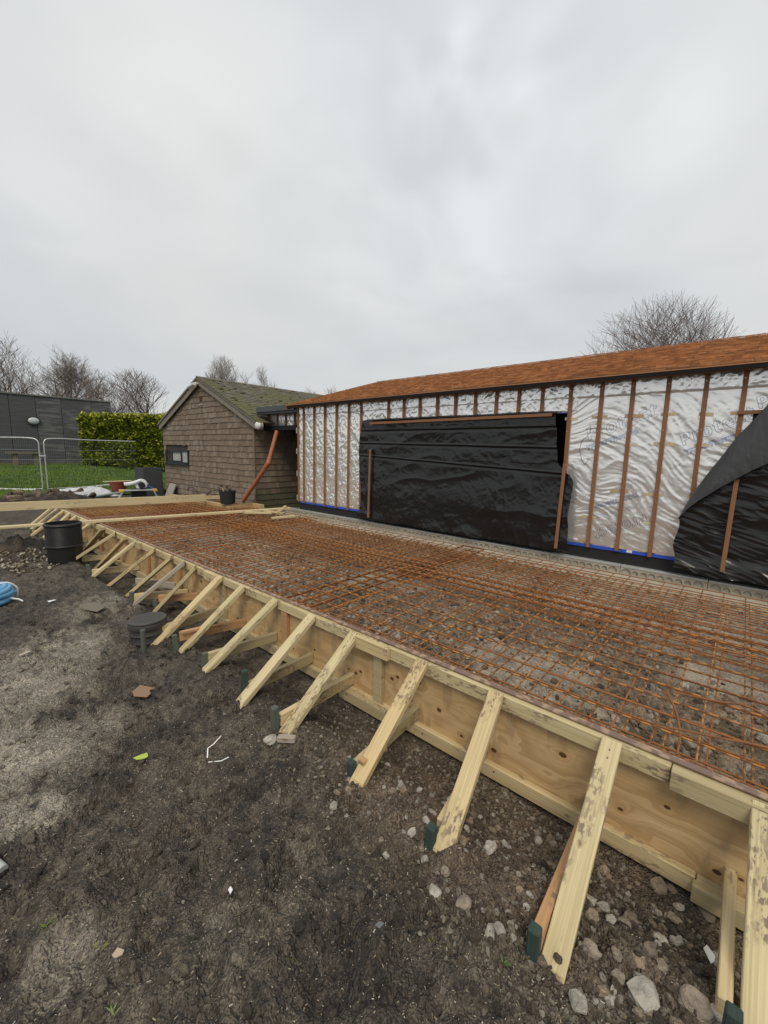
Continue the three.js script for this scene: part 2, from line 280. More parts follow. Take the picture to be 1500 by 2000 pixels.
// lawn behind the fence
const lawnEdge = (z) => -18.6 + 0.5 * fbm(z * 0.5, 2, 341, 3) - 0.12 * (z + 3);
{
  const g = sheet(60, 90, (u, v) => { const z = mix(10, -13, v), x = mix(lawnEdge(z), -30.2, u); return [x, lawnY(x, z), z, x, z]; });
  const m = new THREE.Mesh(g, mat({ map: tex(256, 256, (u, v) => lerp3([0.05, 0.1, 0.014], [0.09, 0.17, 0.025], fbm(u * 14, v * 14, 343, 4, 14, 14)), 1.5, 1.5), roughness: 1 }));
  tag(m, 'lawn', 'mown green lawn rising behind the mesh fence', null, null, 'structure'); scene.add(m);
  const b = new THREE.BufferGeometry();
  b.setAttribute('position', new THREE.Float32BufferAttribute([-0.012, 0, 0, 0.012, 0, 0, 0.012, 0.6, 0.1, -0.012, 0, 0, 0.012, 0.6, 0.1, -0.005, 1, 0.35], 3)); b.computeVertexNormals();
  const it = [], r = rngOf(350);
  for (let i = 0; i < 95000; i++) { const z = mix(4, -10, r()), x = lawnEdge(z) - 0.1 - Math.pow(r(), 1.3) * 11; if (x < -30) continue; const h = 0.045 + 0.055 * r(); it.push([x, lawnY(x, z) - 0.005, z, 0.85, h, 0.1, 0, r() * 6.28, 0]); }
  const gr = scatter('lawn_grass', b, mat({ roughness: 0.9 }), it, (q) => { const t = fbm(q[0] * 0.8, q[2] * 0.8, 351, 3), k = 0.75 + 0.5 * hash(Math.floor(q[0] * 900), Math.floor(q[2] * 900), 5); return lin(mix(0.085, 0.165, t) * k, mix(0.16, 0.24, t) * k, 0.035 * k); });
  tag(gr, 'lawn_grass', 'short green grass blades covering the lawn', 'grass', null, 'stuff'); scene.add(gr);
}
// loose matter on the soil
{
  const r = rngOf(360), chips = [], crumbs = [];
  for (let i = 0; i < 16000; i++) { const d = Math.pow(r(), 0.6), x = mix(0.8, -9, r() * d), z = mix(-1.9, 0.75, r()), s = 0.3 + 0.95 * r() * r(); chips.push([x, groundY(x, z) + 0.002, z, (0.006 + 0.009 * r()) * s, 0.0016, (0.0022 + 0.0024 * r()) * s, r() * 0.5 - 0.25, r() * 6.28, r() * 0.5 - 0.25]); }
  const c = scatter('straw_chips', board(1, 1, 1, 0.1, false), mat({ roughness: 0.6 }), chips, (q) => { const k = hash(Math.floor(q[0] * 999), Math.floor(q[2] * 999), 8); return k > 0.55 ? lin(0.36, 0.3, 0.2) : k > 0.25 ? lin(0.2, 0.16, 0.11) : lin(0.52, 0.48, 0.4); });
  tag(c, 'straw_chips', 'pale splinters and chips strewn over the dark soil', 'debris', null, 'stuff'); scene.add(c);
  for (let i = 0; i < 14000; i++) { const x = mix(0.8, -10, r() * r()), z = mix(-2.35, 0.75, r()), s = 0.003 + 0.03 * Math.pow(r(), 9); crumbs.push([x, groundY(x, z) + s * 0.2, z, s, s * 0.8, s, r() * 6, r() * 6, r() * 6]); }
  const k = scatter('soil_crumbs', stoneGeo(3, 2, 0.5), mat({ roughness: 0.95, map: soilMap, bumpMap: noiseBump, bumpScale: 0.01 }), crumbs, (q) => { const t = 0.75 + 0.5 * hash(Math.floor(q[0] * 777), Math.floor(q[2] * 777), 9), c = soilColour(q[0], q[2]); return lin(c[0] * t, c[1] * t, c[2] * t); });
  tag(k, 'soil_crumbs', 'crumbs and clods of dark soil on the ground', 'soil', null, 'stuff'); scene.add(k);
}
// ================================================================ HARDCORE IN THE FORMWORK
const SLAB_BACK = -6.42;
function hardY(x, z) { return -0.265 + 0.05 * (fbm(x * 1.1, z * 1.1, 371, 3) - 0.5) + 0.03 * (fbm(x * 7, z * 7, 372, 4) - 0.5) + 0.05 * step(-5.9, -6.5, z); }
const slurry = (x, z) => step(0.47, 0.6, fbm(x * 0.75 + 2, z * 0.9 + 5, 373, 4));
{
  const nx = 420, nz = 140;
  const hm = mat({ vertexColors: true, map: soilMap, bumpMap: soilBump, bumpScale: 0.02, roughness: 0.93 });
  const g = sheet(nx, nz, (u, v) => { const x = mix(FX0 + 0.03, FX1, u), z = mix(FZ - 0.03, -6.6, v); return [x, hardY(x, z), z, x, z]; },
    (x, z) => lerp3(lerp3([0.25, 0.195, 0.14], [0.42, 0.335, 0.245], step(0.3, 0.7, fbm(x * 6, z * 6, 374, 3))), [0.6, 0.55, 0.47], slurry(x, z) * 0.8));
  const m = new THREE.Mesh(g, hm); tag(m, 'hardcore_bed', 'brown and grey rubble hardcore beneath the steel mesh', null, null, 'structure'); scene.add(m);
  const r = rngOf(380), geos = [1, 2, 3].map((s) => stoneGeo(s * 5, 1, 0.48)), sets = [[], [], []];
  for (let i = 0; i < 26000; i++) {
    const x = mix(FX1 - 0.2, FX0 + 0.3, Math.pow(r(), 1.15)), z = mix(FZ - 0.06, -6.5, Math.pow(r(), 1.35)), bare = slurry(x, z);
    if (r() < bare * 0.85 * step(-2.7, -3.1, z)) continue;
    const near = step(-3.4, -2.5, z), s = (0.007 + 0.027 * Math.pow(r(), 3.2)) * (1 + 0.35 * near);
    sets[i % 3].push([x, hardY(x, z) + s * 0.25, z, s * (0.8 + 0.6 * r()), s * 0.8, s, r() * 6, r() * 6, r() * 6]);
  }
  sets.forEach((it, i) => { const k = scatter('hardcore_stones', geos[i], stoneMat, it, (q) => { const h = hash(Math.floor(q[0] * 555), Math.floor(q[2] * 555), 4), t = 0.7 + 0.55 * hash(Math.floor(q[0] * 333), Math.floor(q[2] * 888), 6); return h > 0.62 ? lin(0.48 * t, 0.44 * t, 0.38 * t) : h > 0.3 ? lin(0.32 * t, 0.255 * t, 0.19 * t) : h > 0.08 ? lin(0.19 * t, 0.14 * t, 0.105 * t) : lin(0.62, 0.58, 0.52); }); tag(k, 'hardcore_stones', ['angular', 'rounded', 'flaky'][i] + ' broken stones scattered through the hardcore bed', 'rubble', 'hardcore stones', 'stuff'); scene.add(k); });
}

// ================================================================ FORMWORK
const form = thing('timber_formwork', 'long plywood and timber formwork wall holding the edge of the slab', 'formwork');
{
  const joints = [-12.5, -11.91, -9.47, -7.03, -4.59, -2.15, 0.29, 2.73, 3.2];
  for (let i = 0; i + 1 < joints.length; i++) {
    const m = part(form, 'plywood_panel', bx(joints[i] + 0.0015, joints[i + 1] - 0.0015, -0.62, 0.0 - (i % 2) * 0.004, FZ - 0.018, FZ, 0.0015), plyMat);
    part(m, 'top_edge', bx(joints[i] + 0.0015, joints[i + 1] - 0.0015, 0.0005, 0.009 + (i % 3) * 0.002, FZ - 0.03, FZ + 0.008 + (i % 2) * 0.006, 0.003), plyEdge);
  }
  const zf = FZ + 0.0015;
  const wal = (name, x0, x1, y0, y1, z0, z1, m) => part(form, name, bx(x0, x1, y0, y1, z0, z1, 0.004), m);
  const topW = [-12.5, -10.2, -7.35, -4.86, -2.02, -0.115, 2.6], botW = [-12.5, -10.8, -8.4, -5.2, -2.5, -1.72, 0.04, 3.2];
  for (let i = 0; i + 1 < topW.length; i++) wal('top_rail', topW[i] + 0.002, topW[i + 1] - 0.002, -0.1 + rr(-0.006, 0.004), -0.006 - 0.004 * R(), zf, zf + 0.047, pick([woodGreen, woods[1], woods[2]]));
  for (let i = 0; i + 1 < botW.length; i++) wal('bottom_rail', botW[i] + 0.002, botW[i + 1] - 0.002, -0.632 + rr(-0.004, 0.004), -0.537 + rr(-0.004, 0.004), zf, zf + 0.047, pick([woodGreen, woods[1], woodGreen]));
  // splice pieces nailed over the joints of the rails, and the uprights between them
  for (const [x0, x1] of [[-2.33, -1.97], [-0.112, 1.2], [-5.02, -4.72], [-7.46, -7.2], [-10.4, -10.05]]) wal('splice_block', x0, x1, -0.102, 0.004, zf + 0.0475, zf + 0.092, x0 > -1 ? woodGreen : pick([woods[1], woodOrange, woodGreen]));
  for (const [x0, x1] of [[-2.52, -1.98], [0.03, 0.9]]) wal('splice_block', x0, x1, -0.635, -0.54, zf + 0.0475, zf + 0.094, woodGreen);
  for (const x of [-2.11, -4.66, -7.05, -9.45, -11.9, -5.9, -3.4]) wal('upright', x - 0.045, x + 0.045, -0.536, -0.107, zf, zf + 0.045, x === -2.11 || x === -4.66 ? woodGreen : woodOrange);
  for (let x = -12.1; x < 2.4; x += 0.61) for (const y of [-0.05, -0.585]) { const n = part(form, 'nail', new THREE.CylinderGeometry(0.005, 0.005, 0.004, 8).rotateX(Math.PI / 2).translate(x + 0.1 * R(), y + 0.02 * R(), zf + 0.049), mat({ color: lin(0.2, 0.17, 0.14), roughness: 0.5, metalness: 0.8 })); n.name = 'nail'; }
  settle(form);
}
// far end of the formwork, in front of the shingled shed
{
  const e = thing('timber_formwork', 'short stepped formwork closing the slab in front of the shingled shed', 'formwork');
  const q = onY(440, 990, 0), w = onY(503, 986, 0);
  part(e, 'plywood_panel', beam(V(-14.2, -0.15, -5.62), V(q.x - 0.05, -0.15, -5.66), 0.3, 0.02), plyMat);
  part(e, 'top_rail', beam(V(-14.2, -0.045, -5.72), V(q.x - 0.05, -0.045, -5.76), 0.09, 0.05), woods[1]);
  part(e, 'plywood_panel', bx(q.x, w.x + 0.28, -0.3, 0.035, -6.31, -6.29), plyMat);
  part(e, 'top_rail', bx(q.x + 0.02, w.x + 0.28, -0.07, 0.03, -6.375, -6.322), woods[0]);
  part(e, 'end_panel', bx(q.x - 0.04, q.x - 0.02, -0.3, 0.03, -6.36, -5.7), plyMat);
  settle(e);
  const f = thing('timber_formwork', 'plywood formwork across the far end of the slab', 'formwork');
  part(f, 'plywood_panel', bx(-12.54, -12.52, -0.62, -0.004, -5.58, FZ), plyMat);
  part(f, 'top_rail', bx(-12.595, -12.545, -0.1, -0.008, -5.58, FZ - 0.1), woods[0]);
  settle(f);
}
// ================================================================ BRACES, KICKERS, PEGS
{
  // top pixel x, foot pixel (x, y), timber, how far the brace carries on into the ground
  const list = [[201.7, 1028, 160, 1066, 0], [223, 1037, 130, 1105, 4], [245, 1047, 185, 1098, 5], [263, 1057, 175, 1133, 0], [300, 1072, 208, 1142, 1], [334, 1083, 245, 1153, 2], [358, 1092, 257, 1185, 3], [380, 1106, 297, 1187, 4], [428, 1128, 293, 1263, 1], [472, 1140, 347, 1270, 2], [535, 1163, 392, 1317, 4], [607, 1200, 462, 1383, 0], [690, 1243, 548, 1450, 2], [822, 1293, 690, 1550, 5], [968, 1350, 855, 1705, 1], [1195, 1440, 1070, 1935, 2], [1497, 1575, 1475, 2130, 2]];
  const looks = ['pale', 'mud flecked', 'mud smeared', 'weathered grey', 'dull greenish', 'warm toned'], ms = [woods[0], woods[1], woods[2], woodOld, woods[3], woods[4]];
  const spots = list.map(([tx, ty, fx, fy, m]) => { const t = onZ(tx, ty, -2.375), f = onY(fx, fy, -0.55); return [t.x, 0.012, f.x, f.z, m]; });
  // the braces beyond the black riser pipe, seen small
  for (const [x, m] of [[-9.9, 0], [-10.45, 0], [-11.0, 1], [-11.55, 0], [-12.1, 1], [-12.62, 0], [-13.1, 0]]) spots.push([x, 0.0, x + 0.06, -1.72 - 0.12 * hash(Math.round(x * 9), 1, 2), m]);
  const nth = ['first', 'second', 'third', 'fourth', 'fifth', 'sixth', 'seventh', 'eighth', 'ninth', 'tenth'], order = spots.map((q, i) => i).sort((a, b) => spots[a][0] - spots[b][0]), chAt = order.indexOf(8);
  const where = (i) => { const k = order.indexOf(i) - chAt; return k >= 0 ? `${nth[k]} from the inspection chamber towards the gravel strip` : -k <= 10 ? `${nth[-k - 1]} from the inspection chamber towards the riser pipe` : `${nth[order.indexOf(i)]} from the far end of the formwork`; };
  spots.forEach(([tx, ty, fx, fz, m], i) => {
    const gy = groundY(fx, fz), top = V(tx, ty - 0.035, FZ + 0.075), foot = V(fx, gy - 0.04, fz), dir = foot.clone().sub(top).normalize();
    const b = thing('raking_brace', `${looks[m]} pine brace, ${where(i)}`, 'brace', `${looks[m]} raking braces along the formwork`);
    const A = top.clone().addScaledVector(dir, -0.035), B = foot.clone().addScaledVector(dir, 0.05);
    const L = A.distanceTo(B), g = board(L, 0.047, 0.098, 0.004), p = g.attributes.position;
    for (let k = 0; k < p.count; k++) { const x = p.getX(k), y = p.getY(k); if (x > L / 2 - 0.03) p.setX(k, x + (y > 0 ? -0.1 : 0.0)); if (x < -L / 2 + 0.03) p.setX(k, x + (y < 0 ? 0.03 : 0)); }
    g.computeVertexNormals(); g.applyMatrix4(along(A, B, V(0, 1, 0)));
    part(b, 'timber', g, ms[m]);
    for (const s of [-0.022, 0.024]) part(b, 'nail', new THREE.CylinderGeometry(0.0045, 0.0045, 0.003, 8).translate(s, 0.0245, 0).applyMatrix4(new THREE.Matrix4().makeRotationY(0)).applyMatrix4(along(top.clone().addScaledVector(dir, 0.01), top.clone().addScaledVector(dir, 0.09), V(0, 1, 0))), mat({ color: lin(0.16, 0.14, 0.12), metalness: 0.8, roughness: 0.5 }));
    settle(b);
    // kicker board on edge from the foot of the formwork to the peg
    if ([0, 2, 4].includes(i)) return;
    const kx = fx - 0.085, kz = fz - 0.05 - (i % 3) * 0.05, big = i >= 16 && i < 17;
    const end = V(mix(kx, tx, 0.12) + (i === 16 ? -0.02 : 0), -0.435 - 0.04 * hash(i, 2, 3), kz), root = V(tx - 0.075, -0.42 - 0.05 * hash(i, 5, 3), FZ + 0.003);
    const km = [woodOrange, woodGreen, woods[1], woodOld][[3, 1, 0, 2, 1, 3, 2, 0, 1, 0, 1, 1, 2, 1, 2, 0, 2][i % 17]];
    const kk = thing('kicker_board', `${km === woodOrange ? 'orange toned' : km === woodOld ? 'grey weathered' : km === woodGreen ? 'olive toned' : 'muddy pale'} kicker board of the brace ${where(i)}`, 'board', `${km === woodOrange ? 'orange' : km === woodOld ? 'grey' : km === woodGreen ? 'olive' : 'pale'} kicker boards under the braces`);
    part(kk, 'timber', beam(root, end, 0.095, 0.045, V(0, 1, 0), 0.004), km);
    if (i === 9 || i === 13) part(kk, 'packer', beam(end.clone().add(V(0.06, 0.045, -0.22)), end.clone().add(V(0.045, 0.055, 0.0)), 0.028, 0.05), woodOrange);
    settle(kk);
    // peg driven into the soil
    const dark = [11, 13, 14, 15, 16].includes(i), pg = thing('timber_peg', `${dark ? 'dark green' : 'grey green'} peg of the brace ${where(i)}`, 'peg', dark ? 'dark green pegs' : 'grey green pegs');
    const px = (i >= 14 ? fx - 0.078 : end.x - 0.01 + (i % 2) * 0.012), pz = (i >= 14 ? fz - 0.03 : end.z + 0.03), py = groundY(px, pz), hh = (i >= 13 ? 0.09 : 0.12) + 0.07 * hash(i, 7, 1);
    part(pg, 'stake', beam(V(px, py - 0.1, pz), V(px + rr(-0.02, 0.02), py + hh, pz + rr(-0.015, 0.02)), 0.048, 0.048, V(1, 0, 0), 0.006), dark ? pegDark : pegMat);
    settle(pg);
  });
  // a lone round post by the inspection chamber
  const lp = onY(281, 1268, -0.52), g = thing('round_post', 'short round grey post standing alone beside the inspection chamber', 'post');
  part(g, 'stake', rod(V(lp.x, groundY(lp.x, lp.z) - 0.1, lp.z), V(lp.x, -0.31, lp.z), 0.024, 14), pegMat); settle(g);
  // off-cut under a brace foot
  const oc = onY(560, 1460, -0.53), o = thing('timber_offcut', 'small pale timber offcut lying at the tip of a muddy brace', 'offcut');
  part(o, 'timber', board(0.13, 0.04, 0.045, 0.005).rotateY(0.55).rotateZ(0.1).translate(oc.x, groundY(oc.x, oc.z) + 0.02, oc.z), woodOld); settle(o);
}
// ================================================================ STEEL MESH
{
  const cols = [[-12.38, -7.58], [-8.0, -3.2], [-3.62, 1.18], [0.75, 3.1]], rows = [[-2.53, -4.9], [-4.42, -6.36]];
  const bars = new Map(), bar = (l, v) => { const k = l.toFixed(2) + v; if (!bars.has(k)) bars.set(k, metreUV(new THREE.CylinderGeometry(0.0062, 0.0062, l, 6, 6), l, 0.033)); return bars.get(k); };
  const qx = new THREE.Quaternion().setFromAxisAngle(V(0, 0, 1), Math.PI / 2), qz = new THREE.Quaternion().setFromAxisAngle(V(1, 0, 0), Math.PI / 2);
  for (const layer of [0, 1]) cols.forEach(([x0, x1], ci) => rows.forEach(([z0, z1], ri) => {
    const y = (layer ? -0.115 : -0.042) - (ci % 2) * 0.018 - (ri % 2) * 0.034, sx = layer ? 0.05 + rr(-0.02, 0.02) : 0, sz = layer ? 0.035 : 0;
    const s = thing('steel_mesh_sheet', layer ? 'lower rusty welded steel mesh sheet lying just above the hardcore' : 'upper rusty welded steel mesh sheet laid level with the formwork top', 'steel mesh', layer ? 'lower layer of steel mesh sheets' : 'upper layer of steel mesh sheets');
    const cx = (x0 + x1) / 2 + sx, cz = (z0 + z1) / 2, w = Math.abs(z1 - z0), l = x1 - x0;
    s.position.set(cx, y, cz); s.rotation.y = rr(-0.006, 0.006);
    const nt = Math.round(l / 0.2), nl = Math.round(w / 0.2);
    for (let k = 0; k <= nt; k++) { const x = -l / 2 + 0.02 + k * (l - 0.04) / nt, m = part(s, 'cross_bar', bar(w, k % 2), pick(rustMats)); m.quaternion.copy(qz); m.position.set(x + rr(-0.006, 0.006), rr(-0.004, 0.001), 0); m.rotateX(rr(-0.004, 0.004)); m.rotateZ(rr(-0.003, 0.003)); }
    for (let k = 0; k <= nl; k++) { const z = -w / 2 + 0.02 + k * (w - 0.04) / nl + (sz * (k < nl ? 1 : 0)), m = part(s, 'long_bar', bar(l, 2 + k % 2), pick(rustMats)); m.quaternion.copy(qx); m.position.set(0, 0.0125 + rr(-0.002, 0.004), z + rr(-0.006, 0.006)); m.rotateZ(rr(-0.0025, 0.0025)); m.rotateX(rr(-0.0025, 0.0025)); }
    scene.add(s);
  }));
  const loose = (pts, label) => { const t = thing('loose_rebar', label, 'rebar'); part(t, 'bar', tubeOf(pts, 0.0065, 40, 6), rustMats[1]); settle(t); };
  loose([onY(1318, 1352, -0.02), onY(1400, 1370, 0.0), onY(1455, 1378, 0.0), onY(1500, 1402, -0.02), onY(1560, 1490, -0.03)], 'loose bent rusty bar lying across the mesh with a hooked end');
  loose([onY(1305, 1420, -0.02), onY(1400, 1440, -0.01), onY(1490, 1458, -0.01), onY(1600, 1490, -0.02)], 'loose straight rusty bar lying on the mesh near the formwork');
  loose([onY(1303, 1350, 0.06), onY(1322, 1395, 0.0), onY(1328, 1440, -0.03), onY(1322, 1475, -0.03)], 'short bent tie bar standing up from the mesh');
}
// ================================================================ DRAIN CHANNEL
{
  const conc = mat({ map: tex(512, 256, (u, v) => lerp3([0.30, 0.265, 0.205], [0.46, 0.42, 0.34], cl(fbm(u * 12, v * 6, 401, 5, 12, 6) * 1.5 - 0.25)), 1, 0.5), bumpMap: noiseBump, bumpScale: 0.002, roughness: 0.9 });
  const zinc = mat({ color: lin(0.5, 0.51, 0.5), roughness: 0.55, metalness: 0.55, bumpMap: noiseBump, bumpScale: 0.0006 });
  const pockets = [[0.075, 0.056], [0.185, 0.036], [0.285, 0.04], [0.385, 0.04], [0.485, 0.04], [0.585, 0.04], [0.69, 0.04], [0.79, 0.038], [0.9, 0.056]];
  const face = new THREE.Shape([[0, -0.165], [0.994, -0.165], [0.994, -0.029], [0, -0.029]].map((p) => new THREE.Vector2(...p)));
  for (const [o, r] of pockets) { const h = new THREE.Path(); h.moveTo(o - r, -0.12); h.absarc(o, -0.095, r, Math.PI, 0, true); h.lineTo(o + r, -0.12); h.closePath(); face.holes.push(h); }
  const faceGeo = new THREE.ExtrudeGeometry(face, { depth: 0.016, bevelEnabled: false, curveSegments: 10 });
  const arch = (r, z, x) => { const g = new THREE.TorusGeometry(r * 0.8, 0.006, 5, 12, Math.PI); g.translate(x, -0.1, z); return g; };
  for (let k = 0; k < 12; k++) {
    const x0 = -9.195 + k + 0.0, x1 = x0 + 0.994, d = thing('drain_channel', `grey concrete drain channel unit with arched ribs, ${['first', 'second', 'third', 'fourth', 'fifth', 'sixth', 'seventh', 'eighth', 'ninth', 'tenth', 'eleventh', 'twelfth'][k]} from the shed end`, 'drain channel', 'drain channel units laid end to end');
    part(d, 'trough', merge([bx(x0, x1, -0.16, -0.028, -6.66, -6.637, 0.004), faceGeo.clone().translate(x0, 0, -6.6365), bx(x0, x1, -0.16, -0.125, -6.76, -6.661, 0.004), bx(x0, x1, -0.16, -0.028, -6.80, -6.761, 0.004)]), conc);
    part(d, 'edge_rail', bx(x0 + 0.001, x1 - 0.001, -0.0275, 0.0, -6.665, -6.614, 0.003), zinc);
    part(d, 'grating', bx(x0 + 0.001, x1 - 0.001, -0.02, -0.004, -6.755, -6.667, 0.003), zinc);
    pockets.forEach(([o, r]) => part(d, 'arch_rib', arch(r, -6.634, x0 + o), conc));
    settle(d);
  }
  const bed = sheet(200, 8, (u, v) => { const x = mix(-9.4, 3.2, u), z = mix(-6.44 + 0.08 * fbm(x * 3, 1, 403, 3), -6.62, v); return [x, mix(-0.27, -0.15 + 0.025 * fbm(x * 4, 2, 404, 3), Math.pow(v, 0.6)), z, x, z * 1.3]; });
  const b = new THREE.Mesh(bed, conc); tag(b, 'concrete_haunch', 'rough concrete haunching that beds the drain channel', null, null, 'structure'); scene.add(b);
}

// ================================================================ THE NEW BUILDING: foil faced wall, battens, shingle roof
const black = mat({ color: lin(0.012, 0.012, 0.013), roughness: 0.75 });
const BX0 = -8.72, BX1 = 3.4, WZ = -6.715, EAVE = 2.66;
const studs = [-8.49, -8.085, -7.69, -7.28, -6.876, -6.49, -5.702, -5.3, -4.908, -4.507, -4.109, -3.706, -3.303, -2.911, -2.53, -2.107, -1.678, -1.286, -0.879, -0.48, -0.11, 0.29, 0.69, 1.09, 1.49, 1.89, 2.29, 2.69, 3.09];
const house = thing('timber_frame_building', 'low building clad in silver foil and brown battens under an orange shingle roof', 'building');
{
  const core = [bx(BX0 + 0.04, -6.36, 0.02, EAVE, -6.9, WZ - 0.035), bx(-6.36, -2.06, 2.2, EAVE, -6.9, WZ - 0.035), bx(-2.06, -0.02, 0.02, EAVE, -6.9, WZ - 0.035), bx(-0.02, 1.2, 2.12, EAVE, -6.9, WZ - 0.035), bx(1.2, BX1, 0.02, EAVE, -6.9, WZ - 0.035), bx(BX0 + 0.04, BX0 + 0.2, 0.02, EAVE, -13.2, -6.9), bx(BX0 + 0.2, BX1, 0.02, EAVE, -13.2, -13.05), bx(BX0 + 0.2, BX1, -0.1, 0.02, -13.1, -6.75), bx(-6.6, -1.8, 0.02, 2.5, -7.3, -7.25), bx(-0.2, 1.4, 0.02, 2.5, -7.3, -7.25)];
  part(house, 'wall', merge(core), black);
  // foil membrane: pinned at the battens, creased between them
  const pinned = (x) => { let d = 1; for (const s of studs) d = Math.min(d, Math.abs(x - s)); return step(0.015, 0.12, d); };
  const crease = (x, y, wild) => {
    const t = 0.42 + 0.5 * (fbm(x * 0.9, y * 0.9, 410, 2) - 0.5), ca = Math.cos(t), sa = Math.sin(t), a = x * ca - y * sa, b = x * sa + y * ca, w = fbm(x * 2.2, y * 2.2, 411, 3) * 1.5;
    const big = Math.pow(ridge(fbm(a * 1.1 + w * 0.5, b * 4.6 + w * 0.6, 412, 2)), 2), mid = Math.pow(ridge(fbm(a * 2.6 - w * 0.4, b * 14 + w * 0.8, 413, 2)), 2), iso = Math.pow(ridge(fbm(x * 5 + w * 2.5, y * 4 - w * 2.5, 414, 3)), 2), iso2 = Math.pow(ridge(fbm(x * 13 - w * 3, y * 11 + w * 3, 416, 2)), 2), fin = ridge(fbm(a * 9 + w, b * 38, 415, 2));
    return mix(0.007 * big + 0.0065 * mid, 0.017 * iso + 0.009 * iso2, wild) + 0.004 * fin;
  };
  const foil = (x0, x1, y0, y1, z, wild, u0, u1, v0, v1, hole) => sheet(Math.round((x1 - x0) / 0.0125), Math.round((y1 - y0) / 0.0125), (u, v) => {
    const x = mix(x0, x1, u), y = mix(y0, y1, v); if (hole && hole(x, y)) return null;
    const e = Math.min(step(0, 0.03, v * (y1 - y0)) , step(0, 0.03, (1 - v) * (y1 - y0))) * 0.6 + 0.4;
    return [x, y, z + crease(x, y, wild) * (0.55 + 0.45 * pinned(x)) * e, mix(u0, u1, (x - x0) / (x1 - x0)), mix(v0, v1, (y - y0) / (y1 - y0))];
  });
  const foilBase = { metalness: 0.68, roughness: 0.22, bumpMap: noiseBump, bumpScale: 0.0 };
  const foilMat = mat({ ...foilBase, color: lin(0.93, 0.925, 0.91) });
  delete foilMat.bumpMap;
  // the print on the right hand sheet
  const X0 = -2.1, X1 = 3.4, Y0 = 0.215, Y1 = 2.44, S = 372, cv = document.createElement('canvas'); cv.width = 2046; cv.height = 828;
  const c = cv.getContext('2d'); c.fillStyle = '#f7f6f4'; c.fillRect(0, 0, cv.width, cv.height);
  const U = (p) => [(p.x - X0) * S, (Y1 - p.y) * S];
  const write = (t, p, q, weight, colour, lw, stretch = 1) => {          // outlined lettering between two points of the wall
    const [ax, ay] = U(p), [bx_, by] = U(q), len = Math.hypot(bx_ - ax, by - ay);
    c.save(); c.translate(ax, ay); c.rotate(Math.atan2(by - ay, bx_ - ax)); c.font = weight; c.transform(1, 0, -0.12, 1, 0, 0);
    const k = len / c.measureText(t).width; c.scale(k, k * stretch); c.lineWidth = lw / k; c.strokeStyle = colour; c.lineJoin = 'round'; c.strokeText(t, 0, 0); c.restore();
  };
  const wz = -6.705, lines = (p, q, n, gap, colour) => { const [ax, ay] = U(p), [bx_, by] = U(q), a = Math.atan2(by - ay, bx_ - ax); c.strokeStyle = colour; c.lineWidth = 1.5; for (let i = 0; i < n; i++) { c.beginPath(); c.moveTo(ax - Math.sin(a) * gap * i, ay + Math.cos(a) * gap * i); c.lineTo(bx_ - Math.sin(a) * gap * i, by + Math.cos(a) * gap * i); c.stroke(); } };
  const ink = '#a0a8b8', ink2 = '#8a98bf';
  const logo = (a, b, d, e, f, g) => { write('Protect', onZ(...a, wz), onZ(...b, wz), 'bold 100px sans-serif', ink, 2.4, 1.0); write('TF200 Thermo', onZ(...d, wz), onZ(...e, wz), 'bold 60px sans-serif', ink2, 2.1, 1.0); lines(onZ(...f, wz), onZ(...g, wz), 3, 7, ink); };
  logo([1147, 862], [1287, 812], [1147, 881], [1247, 846], [1172, 862], [1287, 820]);
  logo([1331, 872], [1478, 815], [1339, 889], [1450, 851], [1360, 872], [1480, 826]);
  logo([1262, 1003], [1158, 1037], [1246, 961], [1160, 988], [1245, 990], [1160, 1013]);
  logo([1480, 800], [1640, 740], [1490, 815], [1600, 775], [1500, 800], [1640, 750]);
  c.strokeStyle = '#33363c'; c.lineWidth = 2; c.beginPath(); [[1152, 828], [1154, 840], [1147, 852], [1136, 862], [1132, 880], [1136, 898], [1142, 907], [1149, 899]].forEach((p, i) => { const [x, y] = U(onZ(...p, wz)); i ? c.lineTo(x, y) : c.moveTo(x, y); }); c.stroke();
  const printMap = new THREE.CanvasTexture(cv); printMap.colorSpace = THREE.SRGBColorSpace;
  const printed = mat({ ...foilBase, map: printMap }); delete printed.bumpMap;
  part(house, 'foil_membrane', foil(BX0, -6.36, 0.215, 2.44, WZ, 0.8, 0, 1, 0, 1), foilMat);
  part(house, 'foil_membrane', foil(X0, X1, Y0, Y1, WZ, 0.1, 0, 1, 0, 1, (x, y) => x > 0.0 && x < 1.2 && y < 2.11), printed);
  part(house, 'foil_membrane', foil(BX0, BX1, 2.38, EAVE - 0.005, WZ + 0.006, 0.75, 0, 1, 0, 1), foilMat);
  part(house, 'foil_membrane', foil(-6.5, -2.0, 2.185, 2.43, WZ + 0.001, 0.7, 0, 1, 0, 1), foilMat);
  // battens, tape, sill
  const tapeM = [mat({ color: lin(0.56, 0.45, 0.29), roughness: 0.5 }), mat({ color: lin(0.48, 0.35, 0.21), roughness: 0.5 }), mat({ color: lin(0.6, 0.53, 0.4), roughness: 0.45 })];
  for (const x of studs) {
    const over = x > -6 && x < -2.5, door = x > -0.05 && x < 1.2, y0 = over ? 2.19 : door ? 2.12 : x === -2.107 ? 1.22 : 0.175 + rr(-0.015, 0.012);
    const tilt = rr(-0.008, 0.008);
    part(house, 'batten', beam(V(x + tilt, y0, WZ + 0.0285), V(x, EAVE - 0.012, WZ + 0.0285), 0.025, 0.05, V(0, 0, 1), 0.002), battenMat);
    const rows = x < -6 ? [0.26, 0.78, 1.24, 1.78] : over ? [2.5] : [0.24, 0.62, 1.05, 1.72, 2.11, 2.53];
